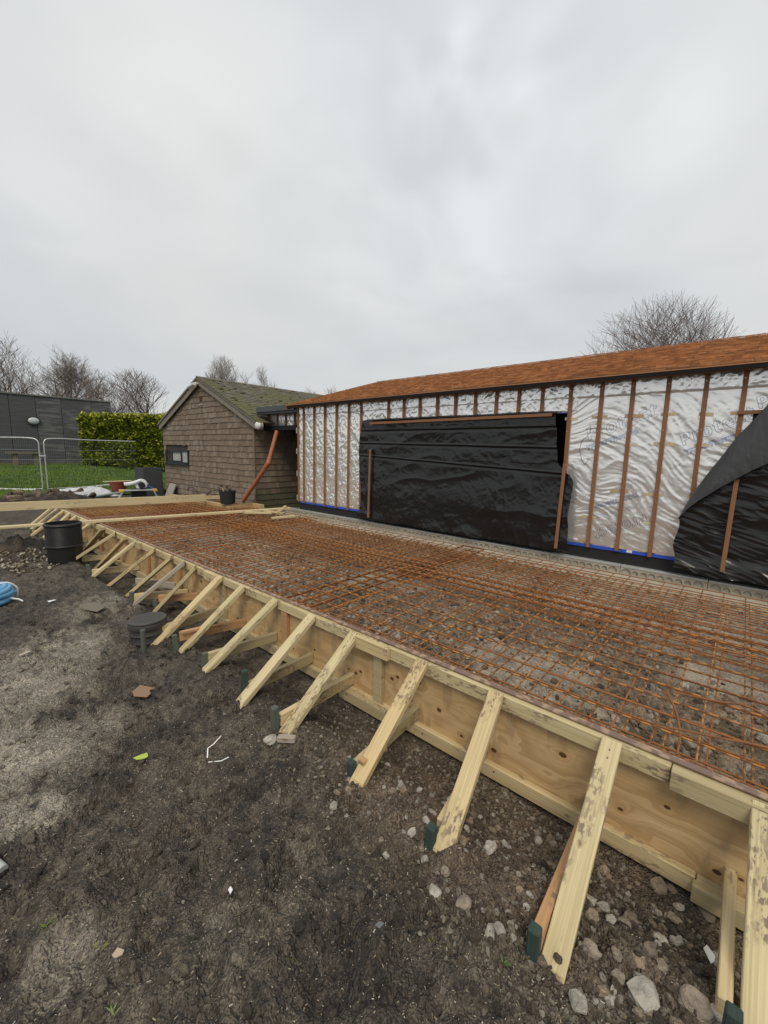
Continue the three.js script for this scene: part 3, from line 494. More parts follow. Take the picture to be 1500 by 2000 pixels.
    if (x < 1) for (const y of rows) { if (y < y0 || hash(Math.round(x * 50), Math.round(y * 50), 3) < 0.12) continue; const w = x < -6 ? 0.09 : 0.15 + 0.1 * R(), o = x < -6 ? (R() - 0.5) * 0.03 : (R() - 0.5) * 0.09; part(house, 'tape', board(w, 0.035 + 0.015 * R(), 0.002, 0.0004).rotateZ(rr(-0.07, 0.1)).translate(x + o, y + rr(-0.025, 0.025), WZ + 0.0145), pick(tapeM)); }
    for (const y of [0.3, 1.1, 1.9, 2.5]) if (y > y0 + 0.02 && x < 0.5) part(house, 'nail', new THREE.CylinderGeometry(0.006, 0.006, 0.003, 8).rotateX(Math.PI / 2).translate(x + rr(-0.006, 0.006), y, WZ + 0.0425), mat({ color: lin(0.6, 0.58, 0.54), metalness: 0.9, roughness: 0.35 }));
  }
  part(house, 'corner_batten', bx(BX0 - 0.012, BX0 + 0.045, 0.2, EAVE - 0.015, WZ - 0.06, WZ + 0.04), battenMat);
  const clipM = mat({ color: lin(0.55, 0.56, 0.56), metalness: 0.7, roughness: 0.45 });
  for (const y of [0.3, 0.93, 1.5, 2.02]) part(house, 'corner_clip', bx(BX0 - 0.05, BX0 - 0.013, y - 0.07, y + 0.07, WZ - 0.03, WZ + 0.048), clipM);
  const blue = mat({ color: lin(0.03, 0.09, 0.52), roughness: 0.45 });
  part(house, 'blue_sill_strip', bx(BX0 + 0.05, -6.3, 0.165, 0.232, WZ - 0.02, WZ + 0.004), blue);
  part(house, 'blue_sill_strip', bx(-2.08, -0.02, 0.165, 0.232, WZ - 0.02, WZ + 0.004), blue);
  part(house, 'blue_sill_strip', bx(-2.4, -2.05, 2.175, 2.2, WZ - 0.03, WZ + 0.006), blue);
  part(house, 'damp_course', bx(BX0, BX1, -0.03, 0.16, WZ - 0.06, WZ - 0.012), black);
  part(house, 'sticker', bx(-1.16, -1.09, 0.178, 0.214, WZ + 0.005, WZ + 0.006, 0.0003), mat({ color: lin(0.75, 0.75, 0.78), roughness: 0.4 }));
  // right hand opening: head batten and dark window behind
  part(house, 'batten', bx(-0.14, 1.3, 2.075, 2.118, WZ + 0.043, WZ + 0.066), battenMat);
  const winM = mat({ color: lin(0.03, 0.032, 0.035), roughness: 0.4 });
  const win = part(house, 'window', merge([bx(0.0, 0.06, 1.0, 2.07, -6.82, -6.76), bx(0.06, 1.15, 2.0, 2.07, -6.82, -6.76), bx(1.1, 1.16, 1.0, 2.0, -6.82, -6.76), bx(0.06, 1.1, 1.0, 1.07, -6.82, -6.76)]), winM);
  part(win, 'pane', bx(0.06, 1.1, 1.07, 2.0, -6.795, -6.785), mat({ color: lin(0.02, 0.022, 0.024), roughness: 0.08 }));
  // roof
  const RZ0 = -6.5, RY0 = 2.64, RZ1 = -10.0, RY1 = 3.675, slope = Math.atan2(RY1 - RY0, RZ0 - RZ1), len = Math.hypot(RY1 - RY0, RZ1 - RZ0), rx0 = -8.95, rx1 = 4.2;
  const roof = part(house, 'roof', merge([beam(V((rx0 + rx1) / 2, RY0 - 0.035, RZ0), V((rx0 + rx1) / 2, RY1 - 0.035, RZ1), 0.05, rx1 - rx0), beam(V((rx0 + rx1) / 2, RY0 - 0.035, RZ1 * 2 - RZ0), V((rx0 + rx1) / 2, RY1 - 0.035, RZ1), 0.05, rx1 - rx0)]), black);
  const pos = [], nrm = [], colr = [], uvs = [], cs = Math.cos(slope), sn = Math.sin(slope), r = rngOf(420), base = new THREE.BoxGeometry(1, 1, 1).toNonIndexed();
  const tones = [[0.41, 0.195, 0.08], [0.36, 0.16, 0.064], [0.46, 0.245, 0.115], [0.3, 0.13, 0.052], [0.39, 0.19, 0.085], [0.27, 0.125, 0.06]];
  const course = 0.127, n = Math.ceil(len / course);
  for (let side = 0; side < 1; side++) for (let k = 0; k < n; k++) {
    let x = rx0 + 0.02 * r();
    while (x < rx1) {
      const w = 0.05 + 0.08 * r(), t = pick2(tones, r), f = 0.92 + 0.28 * r(), s0 = k * course - 0.006 * r(), top = k === n - 1, s1 = s0 + (top ? 0.19 + 0.075 * r() : 0.17), th = 0.015 + 0.006 * r(), lift = top ? 0.012 : 0;
      const pp = base.attributes.position, nn = base.attributes.normal;
      for (let i = 0; i < pp.count; i++) {
        const lx = x + (pp.getX(i) + 0.5) * (w - 0.004), a = pp.getZ(i) + 0.5, s = mix(s1, s0, a), h = (pp.getY(i) + 0.5) * mix(0.004, th, a) + mix(0, 0.011, a) + lift;
        pos.push(lx, RY0 + s * sn + h * cs, RZ0 - s * cs + h * sn);
        const ny = nn.getY(i), nz = nn.getZ(i); nrm.push(nn.getX(i), ny * cs - nz * -1 * sn * -1, ny * sn + nz * cs);
        colr.push(t[0] * f, t[1] * f, t[2] * f); uvs.push(lx, s);
      }
      x += w;
    }
  }
  function pick2(l, q) { return l[Math.floor(q() * l.length)]; }
  const sg = new THREE.BufferGeometry();
  sg.setAttribute('position', new THREE.Float32BufferAttribute(pos, 3)); sg.setAttribute('color', new THREE.Float32BufferAttribute(colr, 3)); sg.setAttribute('uv', new THREE.Float32BufferAttribute(uvs, 2)); sg.computeVertexNormals();
  part(roof, 'shingles', sg, mat({ vertexColors: true, roughness: 0.9, bumpMap: woodBump, bumpScale: 0.002 }), 'stuff');
  part(roof, 'fascia', bx(rx0 + 0.01, rx1, 2.575, 2.635, RZ0 - 0.06, RZ0 - 0.035), battenMat);
  part(roof, 'drip_edge', bx(rx0, rx1, 2.628, 2.645, RZ0 - 0.034, RZ0 + 0.012, 0.003), mat({ color: lin(0.42, 0.2, 0.1), roughness: 0.4, metalness: 0.3 }));
  part(roof, 'verge_board', beam(V(rx0 + 0.012, RY0 - 0.06, RZ0 + 0.0), V(rx0 + 0.012, RY1 - 0.06, RZ1), 0.1, 0.022), battenMat);
  settle(house);
}
// ================================================================ BLACK TARPAULINS
const tarpMat = new THREE.MeshPhysicalMaterial({ color: lin(0.0125, 0.0128, 0.0135), roughness: 0.24, side: THREE.DoubleSide, bumpMap: noiseBump, bumpScale: 0.0016 });
{
  const t = thing('black_tarpaulin', 'large black plastic tarpaulin with folded creases covering the wide opening', 'tarpaulin');
  const yOf = (v) => mix(2.2, 0.06, v);
  const left = (y) => -6.4 + 0.06 * Math.sin(y * 3.1) - 0.05 * step(0.5, 0, y), right = (y) => y > 1.45 ? mix(-2.2, -2.27, step(1.45, 2.2, y)) + 0.008 * Math.sin(y * 14) : mix(-1.94, -2.2, step(1.12, 1.5, y)) + 0.012 * Math.sin(y * 7);
  const creases = [[1.985, 1.99], [1.72, 1.66], [1.46, 1.27]];
  const zt = (x, y, u) => {
    let z = -6.625 + 0.05 * step(1.6, 0.3, y);
    const w = fbm(x * 1.5, y * 1.5, 431, 3);
    z += 0.024 * (fbm(x * 1.3 + w, y * 2.2 + w, 432, 3) - 0.5) + 0.015 * (ridge(fbm(x * 3 + w * 2, y * 4 - w * 3, 433, 3)) - 0.5) * (y > 1.4 ? 1.2 : 0.55);
    z += 0.006 * (ridge(fbm(x * 11, y * 7 + w * 3, 434, 2)) - 0.5) * step(0.4, 0.62, fbm(x * 0.9, y * 1.2, 443, 2)) + 0.0022 * (fbm(x * 30, y * 30, 435, 2) - 0.5);
    z += 0.02 * Math.pow(ridge(fbm(x * 0.8 + y * 0.5, y * 2.2 - x * 0.5, 444, 2)), 3);
    z += 0.006 * (Math.sin(x * 14 + w * 5) ** 8) * step(1.2, 0.7, y) * step(-4, -3, x);                          // upright pleats near the foot
    for (const [a, b] of creases) { const d = y - mix(a, b, u) + 0.012 * (fbm(x * 2, a * 9, 436, 2) - 0.5); z += 0.022 * Math.exp(-((d / 0.012) ** 2)) - 0.014 * Math.exp(-(((d + 0.03) / 0.022) ** 2)); }
    z += 0.05 * step(0.32, 0.05, y) * (fbm(x * 2.2, 7, 437, 3) - 0.35);
    if (x > -2.35) z += 0.03 * step(-2.35, -2.1, x) * ridge(fbm(y * 5, x * 5, 438, 3));
    if (x < -6.2) z += 0.03 * ridge(fbm(y * 4, x * 7, 439, 3)) - 0.02;
    return z;
  };
  const g = sheet(380, 200, (u, v) => { const y0 = yOf(v), x = mix(left(y0), right(y0), u), y = y0 + (v === 0 ? 0.012 * Math.sin(x * 7) : 0) + 0.03 * step(0.97, 1, v) * (fbm(x * 2, 4, 440, 2) - 0.4); return [x, y, zt(x, y, u), x, y]; });
  part(t, 'sheet', g, tarpMat);
  const fold = sheet(160, 8, (u, v) => { const x = mix(-6.05, -2.24, u), y = 2.205 + 0.02 * fbm(x * 3, 5, 441, 3) - 0.06 * v; return [x, y, -6.625 + 0.045 * Math.sin(v * Math.PI) + 0.012 * fbm(x * 6, v * 3, 442, 2), x, y]; });
  part(t, 'folded_hem', fold, tarpMat);
  const hm = (A, B, name) => part(t, name, beam(A, B, 0.022, 0.047, V(0, 0, 1)), battenMat);
  hm(onZ(722, 827, -6.565), onZ(1078, 810, -6.565), 'head_batten'); hm(onZ(723, 878, -6.55), onZ(719, 1011, -6.5), 'side_batten'); hm(onZ(1103, 906, -6.53), onZ(1085, 1071, -6.48), 'side_batten');
  settle(t);
}
{
  const t = thing('black_tarpaulin', 'black tarpaulin with its grey backed corner peeled over beside the foil wall', 'tarpaulin');
  const Z = -6.58, foldP = [[1325, 1012], [1352, 966], [1380, 928], [1410, 891], [1440, 853], [1470, 822], [1500, 790], [1560, 700]].map((p) => onZ(...p, Z));
  const lowP = [[1325, 1012], [1350, 988], [1380, 968], [1410, 950], [1440, 934], [1470, 918], [1500, 905], [1560, 880]].map((p) => onZ(...p, Z + 0.1));
  const topY = (x) => { for (let i = 0; i + 1 < foldP.length; i++) if (x < foldP[i + 1].x) return mix(foldP[i].y, foldP[i + 1].y, cl((x - foldP[i].x) / (foldP[i + 1].x - foldP[i].x))); return 2.6; };
  const xl = foldP[0].x, zt = (x, y) => { const w = fbm(x * 2, y * 2, 451, 3); return Z + 0.03 * (fbm(x * 2, y * 2, 452, 3) - 0.5) + 0.022 * Math.pow(ridge(fbm(x * 1.3 + w, y * 6 + x * 1.4 + w * 2, 453, 2)), 3) + 0.009 * Math.pow(ridge(fbm(x * 3 + w, y * 19 + x * 5, 454, 2)), 3) + 0.05 * step(0.35, 0.1, y); };
  const g = sheet(240, 200, (u, v) => { const x = mix(xl + 0.02 * Math.sin(v * 9), 2.0, Math.pow(u, 1.25)), y = mix(Math.min(topY(x), 2.3), 0.1 - 0.04 * cl((x - xl) * 1.5) + 0.02 * Math.sin(x * 9), v); return [x, y, zt(x, y), x, y]; });
  part(t, 'sheet', g, tarpMat);
  const fl = new THREE.CatmullRomCurve3(foldP), ll = new THREE.CatmullRomCurve3(lowP);
  const flap = sheet(110, 26, (u, v) => { const a = fl.getPoint(u), b = ll.getPoint(u), p = a.lerp(b, v); p.z += 0.05 * Math.sin(v * 2.6) + 0.02 * (fbm(u * 6, v * 3, 456, 3) - 0.5) + 0.008 * ridge(fbm(u * 16, v * 5, 457, 3)) + 0.012; return [p.x, p.y, p.z, p.x, p.y]; });
  part(t, 'peeled_flap', flap, mat({ color: lin(0.046, 0.048, 0.052), roughness: 0.6, bumpMap: noiseBump, bumpScale: 0.003 }));
  part(t, 'side_batten', beam(onZ(1439, 936, -6.5), onZ(1410, 1117, -6.46), 0.022, 0.047, V(0, 0, 1)), battenMat);
  settle(t);
}
// ================================================================ SHINGLED SHED AND THE LINK
const SX0 = -17.2, SX1 = -10.83, SZ = -6.75, SAX = -13.95, SAY = 3.74, SEY = 2.36, SBACK = -13.5, SY0 = -0.35;
{
  const shed = thing('shingled_shed', 'brown cedar shingled shed with a gable front and mossy roof', 'shed');
  const gs = new THREE.Shape([[SX0, SY0], [SX1, SY0], [SX1, SEY], [SAX, SAY - 0.06], [SX0, SEY]].map((p) => new THREE.Vector2(...p)));
  const gg = new THREE.ExtrudeGeometry(gs, { depth: SZ - 0.02 - SBACK, bevelEnabled: false }); gg.translate(0, 0, SBACK);
  part(shed, 'wall', gg, mat({ color: lin(0.05, 0.042, 0.034), roughness: 0.95 }));
  const shMap = (s, a, b) => tex(256, 256, (u, v) => lerp3(a, b, cl(vn(u * 90, v * 3, s, 90, 3) * 0.55 + fbm(u * 8, v * 3, s + 1, 3, 8, 3) * 0.6 - 0.1)), 0.4, 0.4);
  const shM = [[0.22, 0.176, 0.133], [0.2, 0.155, 0.113], [0.24, 0.2, 0.156], [0.18, 0.136, 0.1], [0.21, 0.16, 0.115]].map((a, i) => mat({ map: shMap(470 + i * 3, a.map((q) => q * 1.45), a.map((q) => q * 0.42)), bumpMap: woodBump, bumpScale: 0.002, roughness: 0.93 }));
  const shG = mat({ map: shMap(490, [0.15, 0.145, 0.085], [0.085, 0.082, 0.045]), roughness: 0.95 });
  const all = [], r = rngOf(475), expo = 0.178;
  const inGable = (x, y) => y < SEY || y < mix(SEY, SAY, x < SAX ? (x - SX0) / (SAX - SX0) : (SX1 - x) / (SX1 - SAX)) - 0.05;
  for (let k = 0; k < 24; k++) { const y = SY0 + 0.02 + k * expo; let x = SX0 - 0.02 + 0.06 * r(); while (x < SX1) { const w = Math.min(0.06 + 0.14 * r(), SX1 + 0.012 - x), mx = x + w / 2; if (w > 0.02 && inGable(x + w * 0.15, y + 0.12) && inGable(x + w * 0.85, y + 0.12) && !(mx > -17.05 && mx < -15.06 && y + 0.13 > 0.92 && y < 1.46)) all.push([mx, y - 0.04 * r() * r() - 0.008 * r(), SZ, w - 0.0025, 0, k]); x += w; } }
  for (let k = 0; k < 15; k++) { const y = SY0 + 0.02 + k * expo; let z = SZ; while (z > -10.5) { const w = 0.08 + 0.12 * r(); if (y + 0.16 < SEY) all.push([SX1, y - 0.014 * r(), z - w / 2, w - 0.0025, 1, k]); z -= w; } }
  all.sort((a, b) => V(a[0], a[1], a[2]).distanceTo(EYE) - V(b[0], b[1], b[2]).distanceTo(EYE));
  const one = board(1, 0.215, 0.03, 0.002, false), pp = one.attributes.position; for (let i = 0; i < pp.count; i++) if (pp.getY(i) > 0) pp.setZ(i, pp.getZ(i) * 0.25 - 0.011); one.computeVertexNormals();
  const rest = [[], [], [], [], [], []];
  all.forEach(([x, y, z, w, side, k], i) => {
    const mi = (k < 3 && side) || (k < 4 && side && r() < 0.6) ? 5 : Math.floor(r() * 5), m = new THREE.Matrix4().makeRotationY(side ? Math.PI / 2 : 0).setPosition(side ? x + 0.014 : x, y + 0.105, side ? z : z + 0.014).multiply(new THREE.Matrix4().makeScale(w, 1, 1));
    if (i < 295) { const s = part(shed, 'shingle', one, mi === 5 ? shG : shM[mi]); s.applyMatrix4(m); } else rest[mi].push(one.clone().applyMatrix4(m));
  });
  rest.forEach((l, i) => { if (l.length) part(shed, 'shingle_cladding', mergeGeometries(l), i === 5 ? shG : shM[i], 'stuff'); });
  // barge boards, roof
  const grey = mat({ map: timberTex(480, [0.28, 0.255, 0.21], [0.17, 0.15, 0.12], 4, 0.33), bumpMap: woodBump, bumpScale: 0.002, roughness: 0.9 });
  const bl = (x1, y1, name) => part(shed, name, beam(V(SAX, SAY - 0.02, SZ + 0.1), V(x1, y1 - 0.02, SZ + 0.1), 0.25, 0.035), grey);
  const ex = 0.32, k1 = (SAY - SEY) / (SX1 - SAX), k0 = (SAY - SEY) / (SAX - SX0);
  bl(SX1 + ex, SEY - ex * k1 + 0.0, 'barge_board'); bl(SX0 - 0.12, SEY - 0.12 * k0, 'barge_board');
  const moss = mat({ vertexColors: true, roughness: 1, bumpMap: noiseBump, bumpScale: 0.01 });
  const slab = (x1, y1, name) => { const A = V(SAX, SAY + 0.075, 0), B = V(x1, y1 + 0.075, 0); return part(shed, name, beam(A, B, 0.06, SZ + 0.16 - SBACK, V(0, 1, 0)).translate(0, 0, (SZ + 0.16 + SBACK) / 2), grey); };
  const rf = slab(SX1 + ex, SEY - ex * k1, 'roof'); slab(SX0 - 0.15, SEY - 0.15 * k0, 'roof');
  const pos = [], col = [], uv = [], bg = new THREE.BoxGeometry(1, 1, 1).toNonIndexed(), bp = bg.attributes.position, A = V(SAX, SAY + 0.108, 0), B = V(SX1 + ex + 0.04, SEY - (ex + 0.04) * k1 + 0.108, 0), len = A.distanceTo(B), dx = (B.x - A.x) / len, dy = (B.y - A.y) / len;
  for (let s = 0; s < len; s += 0.17) { let z = SZ + 0.18; while (z > SBACK) { const w = 0.1 + 0.14 * r(), q = fbm(s * 1.2, z * 1.2, 482, 3), t = r(); const c = lerp3(lerp3([0.09, 0.08, 0.055], [0.16, 0.145, 0.11], t), [0.12, 0.115, 0.055], step(0.4, 0.62, q)); for (let i = 0; i < bp.count; i++) { const a = bp.getX(i) + 0.5, h = (bp.getY(i) + 0.5) * (0.012 + 0.008 * t) + a * 0.014, d = s + a * 0.21; pos.push(A.x + dx * d - dy * h, A.y + dy * d + dx * h, z - (bp.getZ(i) + 0.5) * (w - 0.005)); col.push(...c); uv.push(d, z); } z -= w; } }
  const rg = new THREE.BufferGeometry(); rg.setAttribute('position', new THREE.Float32BufferAttribute(pos, 3)); rg.setAttribute('color', new THREE.Float32BufferAttribute(col, 3)); rg.setAttribute('uv', new THREE.Float32BufferAttribute(uv, 2)); rg.computeVertexNormals();
  part(rf, 'mossy_shingles', rg, moss, 'stuff');
  part(rf, 'moss', merge(Array.from({ length: 80 }, () => { const d = rr(0.05, len), s = rr(0.02, 0.07); return new THREE.SphereGeometry(s, 7, 5).scale(1, 0.35, 1.3).translate(A.x + dx * d - dy * 0.03, A.y + dy * d + dx * 0.03, rr(SZ, SZ - 4.5)); })), mat({ color: lin(0.115, 0.115, 0.045), roughness: 1, bumpMap: noiseBump, bumpScale: 0.02 }), 'stuff');
  // window
  const dk = mat({ color: lin(0.035, 0.04, 0.046), roughness: 0.5 }), z0 = SZ + 0.012, z1 = SZ + 0.05;
  const w = part(shed, 'window', merge([bx(-17.02, -16.97, 0.96, 1.43, z0, z1), bx(-15.13, -15.08, 0.96, 1.43, z0, z1), bx(-16.97, -15.13, 1.385, 1.43, z0, z1), bx(-16.97, -15.13, 0.96, 1.0, z0, z1), bx(-16.46, -16.4, 1.0, 1.385, z0, z1 + 0.006), bx(-15.66, -15.58, 1.0, 1.385, z0, z1 + 0.006), bx(-16.4, -15.66, 1.345, 1.385, z0, z1 + 0.006), bx(-16.4, -15.66, 1.0, 1.04, z0, z1 + 0.006)]), dk);
  const glass = new THREE.MeshPhysicalMaterial({ color: 0xffffff, transmission: 1, roughness: 0.03, thickness: 0, side: THREE.DoubleSide });
  for (const [a, b, c, d] of [[-16.97, -16.46, 1.0, 1.385], [-16.4, -15.66, 1.04, 1.345], [-15.58, -15.13, 1.0, 1.385]]) { const p = part(w, 'pane', new THREE.PlaneGeometry(b - a, d - c).translate((a + b) / 2, (c + d) / 2, SZ + 0.035), glass); p.name = 'pane'; }
  part(w, 'blind', merge(Array.from({ length: 9 }, (_, i) => bx(-16.4, -15.2, 1.0 + i * 0.042, 1.036 + i * 0.042, SZ + 0.008, SZ + 0.014, 0.001))), mat({ color: lin(0.55, 0.56, 0.55), roughness: 0.7 }));
  part(w, 'sill', bx(-17.12, -15.05, 0.9, 0.945, SZ + 0.012, SZ + 0.12), dk);
  part(shed, 'corner_board', bx(SX1 - 0.004, SX1 + 0.038, SY0 + 0.02, SEY - 0.05, SZ + 0.002, SZ + 0.036), shM[3]);
  // gable fittings
  const white = mat({ color: lin(0.72, 0.72, 0.7), roughness: 0.4 });
  part(shed, 'vent', merge([bx(-14.05, -13.87, 3.06, 3.24, SZ + 0.02, SZ + 0.035), ...Array.from({ length: 4 }, (_, i) => bx(-14.04, -13.88, 3.075 + i * 0.042, 3.095 + i * 0.042, SZ + 0.036, SZ + 0.048))]), mat({ color: lin(0.1, 0.045, 0.025), roughness: 0.6 }));
  part(shed, 'vent_label', bx(-14.12, -13.83, 2.93, 2.965, SZ + 0.03, SZ + 0.045), mat({ color: lin(0.4, 0.38, 0.34) }));
  settle(shed);
  const cam = thing('security_camera', 'white security camera on the barge board at the shed gable peak', 'camera');
  part(cam, 'bracket', bx(-13.98, -13.9, 3.6, 3.66, SZ + 0.12, SZ + 0.2), white); part(cam, 'housing', rod(V(-14.38, 3.52, SZ + 0.24), V(-13.92, 3.6, SZ + 0.24), 0.055, 16), white); settle(cam);
  const lp = onZ(505, 831, SZ + 0.12), gl = thing('bulkhead_light', 'round white bulkhead light at the shed corner under the eave', 'light');
  part(gl, 'base', new THREE.CylinderGeometry(0.11, 0.12, 0.06, 24).rotateX(Math.PI / 2).translate(lp.x, lp.y, SZ + 0.07), mat({ color: lin(0.3, 0.31, 0.31), roughness: 0.5 }));
  part(gl, 'dome', new THREE.SphereGeometry(0.115, 24, 14).scale(1, 1, 0.7).translate(lp.x, lp.y, SZ + 0.13), white); settle(gl);
  // link roof between shed and building
  const link = thing('link_canopy', 'grey edged flat roof link between the shed and the foil clad building', 'canopy');
  const zinc = mat({ color: lin(0.075, 0.08, 0.088), roughness: 0.55 });
  part(link, 'fascia', bx(SX1 + 0.1, BX0 - 0.24, 2.56, 2.7, -6.79, -6.755), zinc);
  part(link, 'roof', bx(SX1 + 0.06, BX0 - 0.06, 2.5, 2.69, -12.5, -6.795), zinc);
  part(link, 'foil_strip', sheet(90, 30, (u, v) => { const x = mix(SX1 + 0.05, BX0 - 0.02, u), y = mix(2.2, 2.5, v); return [x, y, -7.14 + 0.025 * ridge(fbm(x * 7, y * 5, 491, 3)), x, y]; }), mat({ color: lin(0.93, 0.925, 0.91), metalness: 0.68, roughness: 0.22 }));
  for (const x of [-10.62, -10.2, -9.8, -9.4, -9.0]) part(link, 'batten', bx(x - 0.025, x + 0.025, 2.2, 2.5, -7.11, -7.085), battenMat);
  part(link, 'lintel', bx(SX1 + 0.03, BX0 - 0.02, 2.07, 2.195, -7.2, -7.05), black);
  part(link, 'back_wall', bx(SX1 + 0.03, BX0 - 0.02, -0.3, 2.49, -10.6, -10.5), black);
  part(link, 'side_wall', bx(BX0 - 0.0, BX0 + 0.03, -0.3, 2.5, -10.5, -6.8), black);
  part(link, 'floor', bx(SX1 + 0.03, BX0 - 0.0, -0.34, -0.3, -10.5, -6.5), mat({ color: lin(0.2, 0.185, 0.16), bumpMap: noiseBump, bumpScale: 0.003 }));
  settle(link);
}
// clay coloured drain pipe leaning in front of the shed
{
  const a = onZ(541, 842, -6.95), b = onZ(524, 905, -6.62), c = onZ(474, 980, -6.45), m = mat({ color: lin(0.38, 0.125, 0.06), roughness: 0.5 });
  const t = thing('drain_pipe', 'terracotta coloured plastic drain pipe hanging bent from the link canopy', 'pipe');
  part(t, 'upper_pipe', rod(a.clone(), b, 0.058, 18), m); part(t, 'lower_pipe', rod(b, c, 0.058, 18), m);
  const d1 = a.clone().sub(b).normalize(), d2 = c.clone().sub(b).normalize();
  part(t, 'elbow', merge([new THREE.SphereGeometry(0.068, 16, 12).translate(b.x, b.y, b.z), rod(b, b.clone().addScaledVector(d1, 0.14), 0.068, 18), rod(b, b.clone().addScaledVector(d2, 0.14), 0.068, 18), rod(b.clone().addScaledVector(d2, 0.12), b.clone().addScaledVector(d2, 0.15), 0.074, 18), rod(b.clone().addScaledVector(d1, 0.12), b.clone().addScaledVector(d1, 0.15), 0.074, 18)].map((g) => plain(g))), m);
  settle(t);
}

// ================================================================ BEYOND THE SITE
{
  const X = -30.3, top = 4.24, z1 = -8.85, b = thing('clad_building', 'long dark grey clad building behind the lawn', 'building');
  const cl_ = mat({ map: tex(512, 512, (u, v) => { const t = fbm(u * 4, v * 20, 501, 4, 4, 20); return lerp3([0.062, 0.065, 0.069], [0.084, 0.087, 0.091], t); }, 1.2, 1.2), roughness: 0.8 });
  const pale = mat({ map: tex(256, 256, (u, v) => lerp3([0.075, 0.078, 0.08], [0.14, 0.142, 0.14], step(0.45, 0.7, fbm(u * 3, v * 12, 505, 4, 3, 12))), 1.2, 2.4), roughness: 0.85 });
  part(b, 'wall', bx(X - 9, X - 0.03, 0.2, top - 0.06, z1, 12), mat({ color: lin(0.03, 0.031, 0.033) }));
  const js = [12, 10.2, 8.4, 6.6, 4.8, 3.0, 1.2, -0.6, -2.4, ...[18, 70, 120, 178].map((x) => onX(x, 800, X).z), z1];
  const slatH = 0.15;
  for (let i = 0; i + 1 < js.length; i++) { const a = js[i + 1] + 0.012, c = js[i] - 0.012, l = []; for (let y = 0.5; y < top - 0.1; y += slatH) l.push(bx(X - 0.028, X, y + 0.0015, Math.min(y + slatH - 0.0015, top - 0.07), a, c, 0.003)); part(b, 'cladding_panel', merge(l), i > 9 ? pale : cl_); }
  part(b, 'roof_edge', bx(X - 9.1, X + 0.06, top - 0.055, top + 0.02, z1 - 0.06, 12), mat({ color: lin(0.16, 0.16, 0.15), roughness: 0.6 }));
  part(b, 'plinth', bx(X - 0.02, X + 0.04, 0.3, 0.5, z1, 12), mat({ color: lin(0.13, 0.115, 0.09) }));
  settle(b);
  const lz = onX(65, 822, X), l = thing('wall_light', 'round wall light on the dark grey clad building', 'light');
  part(l, 'rim', new THREE.CylinderGeometry(0.3, 0.32, 0.1, 28).rotateZ(Math.PI / 2).scale(1, 0.72, 1).translate(X + 0.06, lz.y, lz.z), mat({ color: lin(0.03, 0.03, 0.032), roughness: 0.5 }));
  part(l, 'diffuser', new THREE.SphereGeometry(0.25, 24, 14).scale(0.35, 0.72, 1).translate(X + 0.11, lz.y, lz.z), mat({ color: lin(0.5, 0.52, 0.53), roughness: 0.3 }));
  settle(l);
  const bw = mat({ color: lin(0.16, 0.14, 0.1), roughness: 0.95 }), be = thing('garden_bench', 'low weathered bench in front of the grey clad building', 'bench'), q0 = onX(10, 884, -28.6), q1 = onX(82, 884, -28.6);
  part(be, 'seat', bx(-28.8, -28.35, q0.y - 0.04, q0.y + 0.04, q1.z, q0.z), bw);
  for (const z of [mix(q0.z, q1.z, 0.24), mix(q0.z, q1.z, 0.8)]) part(be, 'leg', bx(-28.7, -28.45, lawnY(-28.6, z) - 0.02, q0.y - 0.042, z - 0.1, z + 0.1), bw);
  settle(be);
}
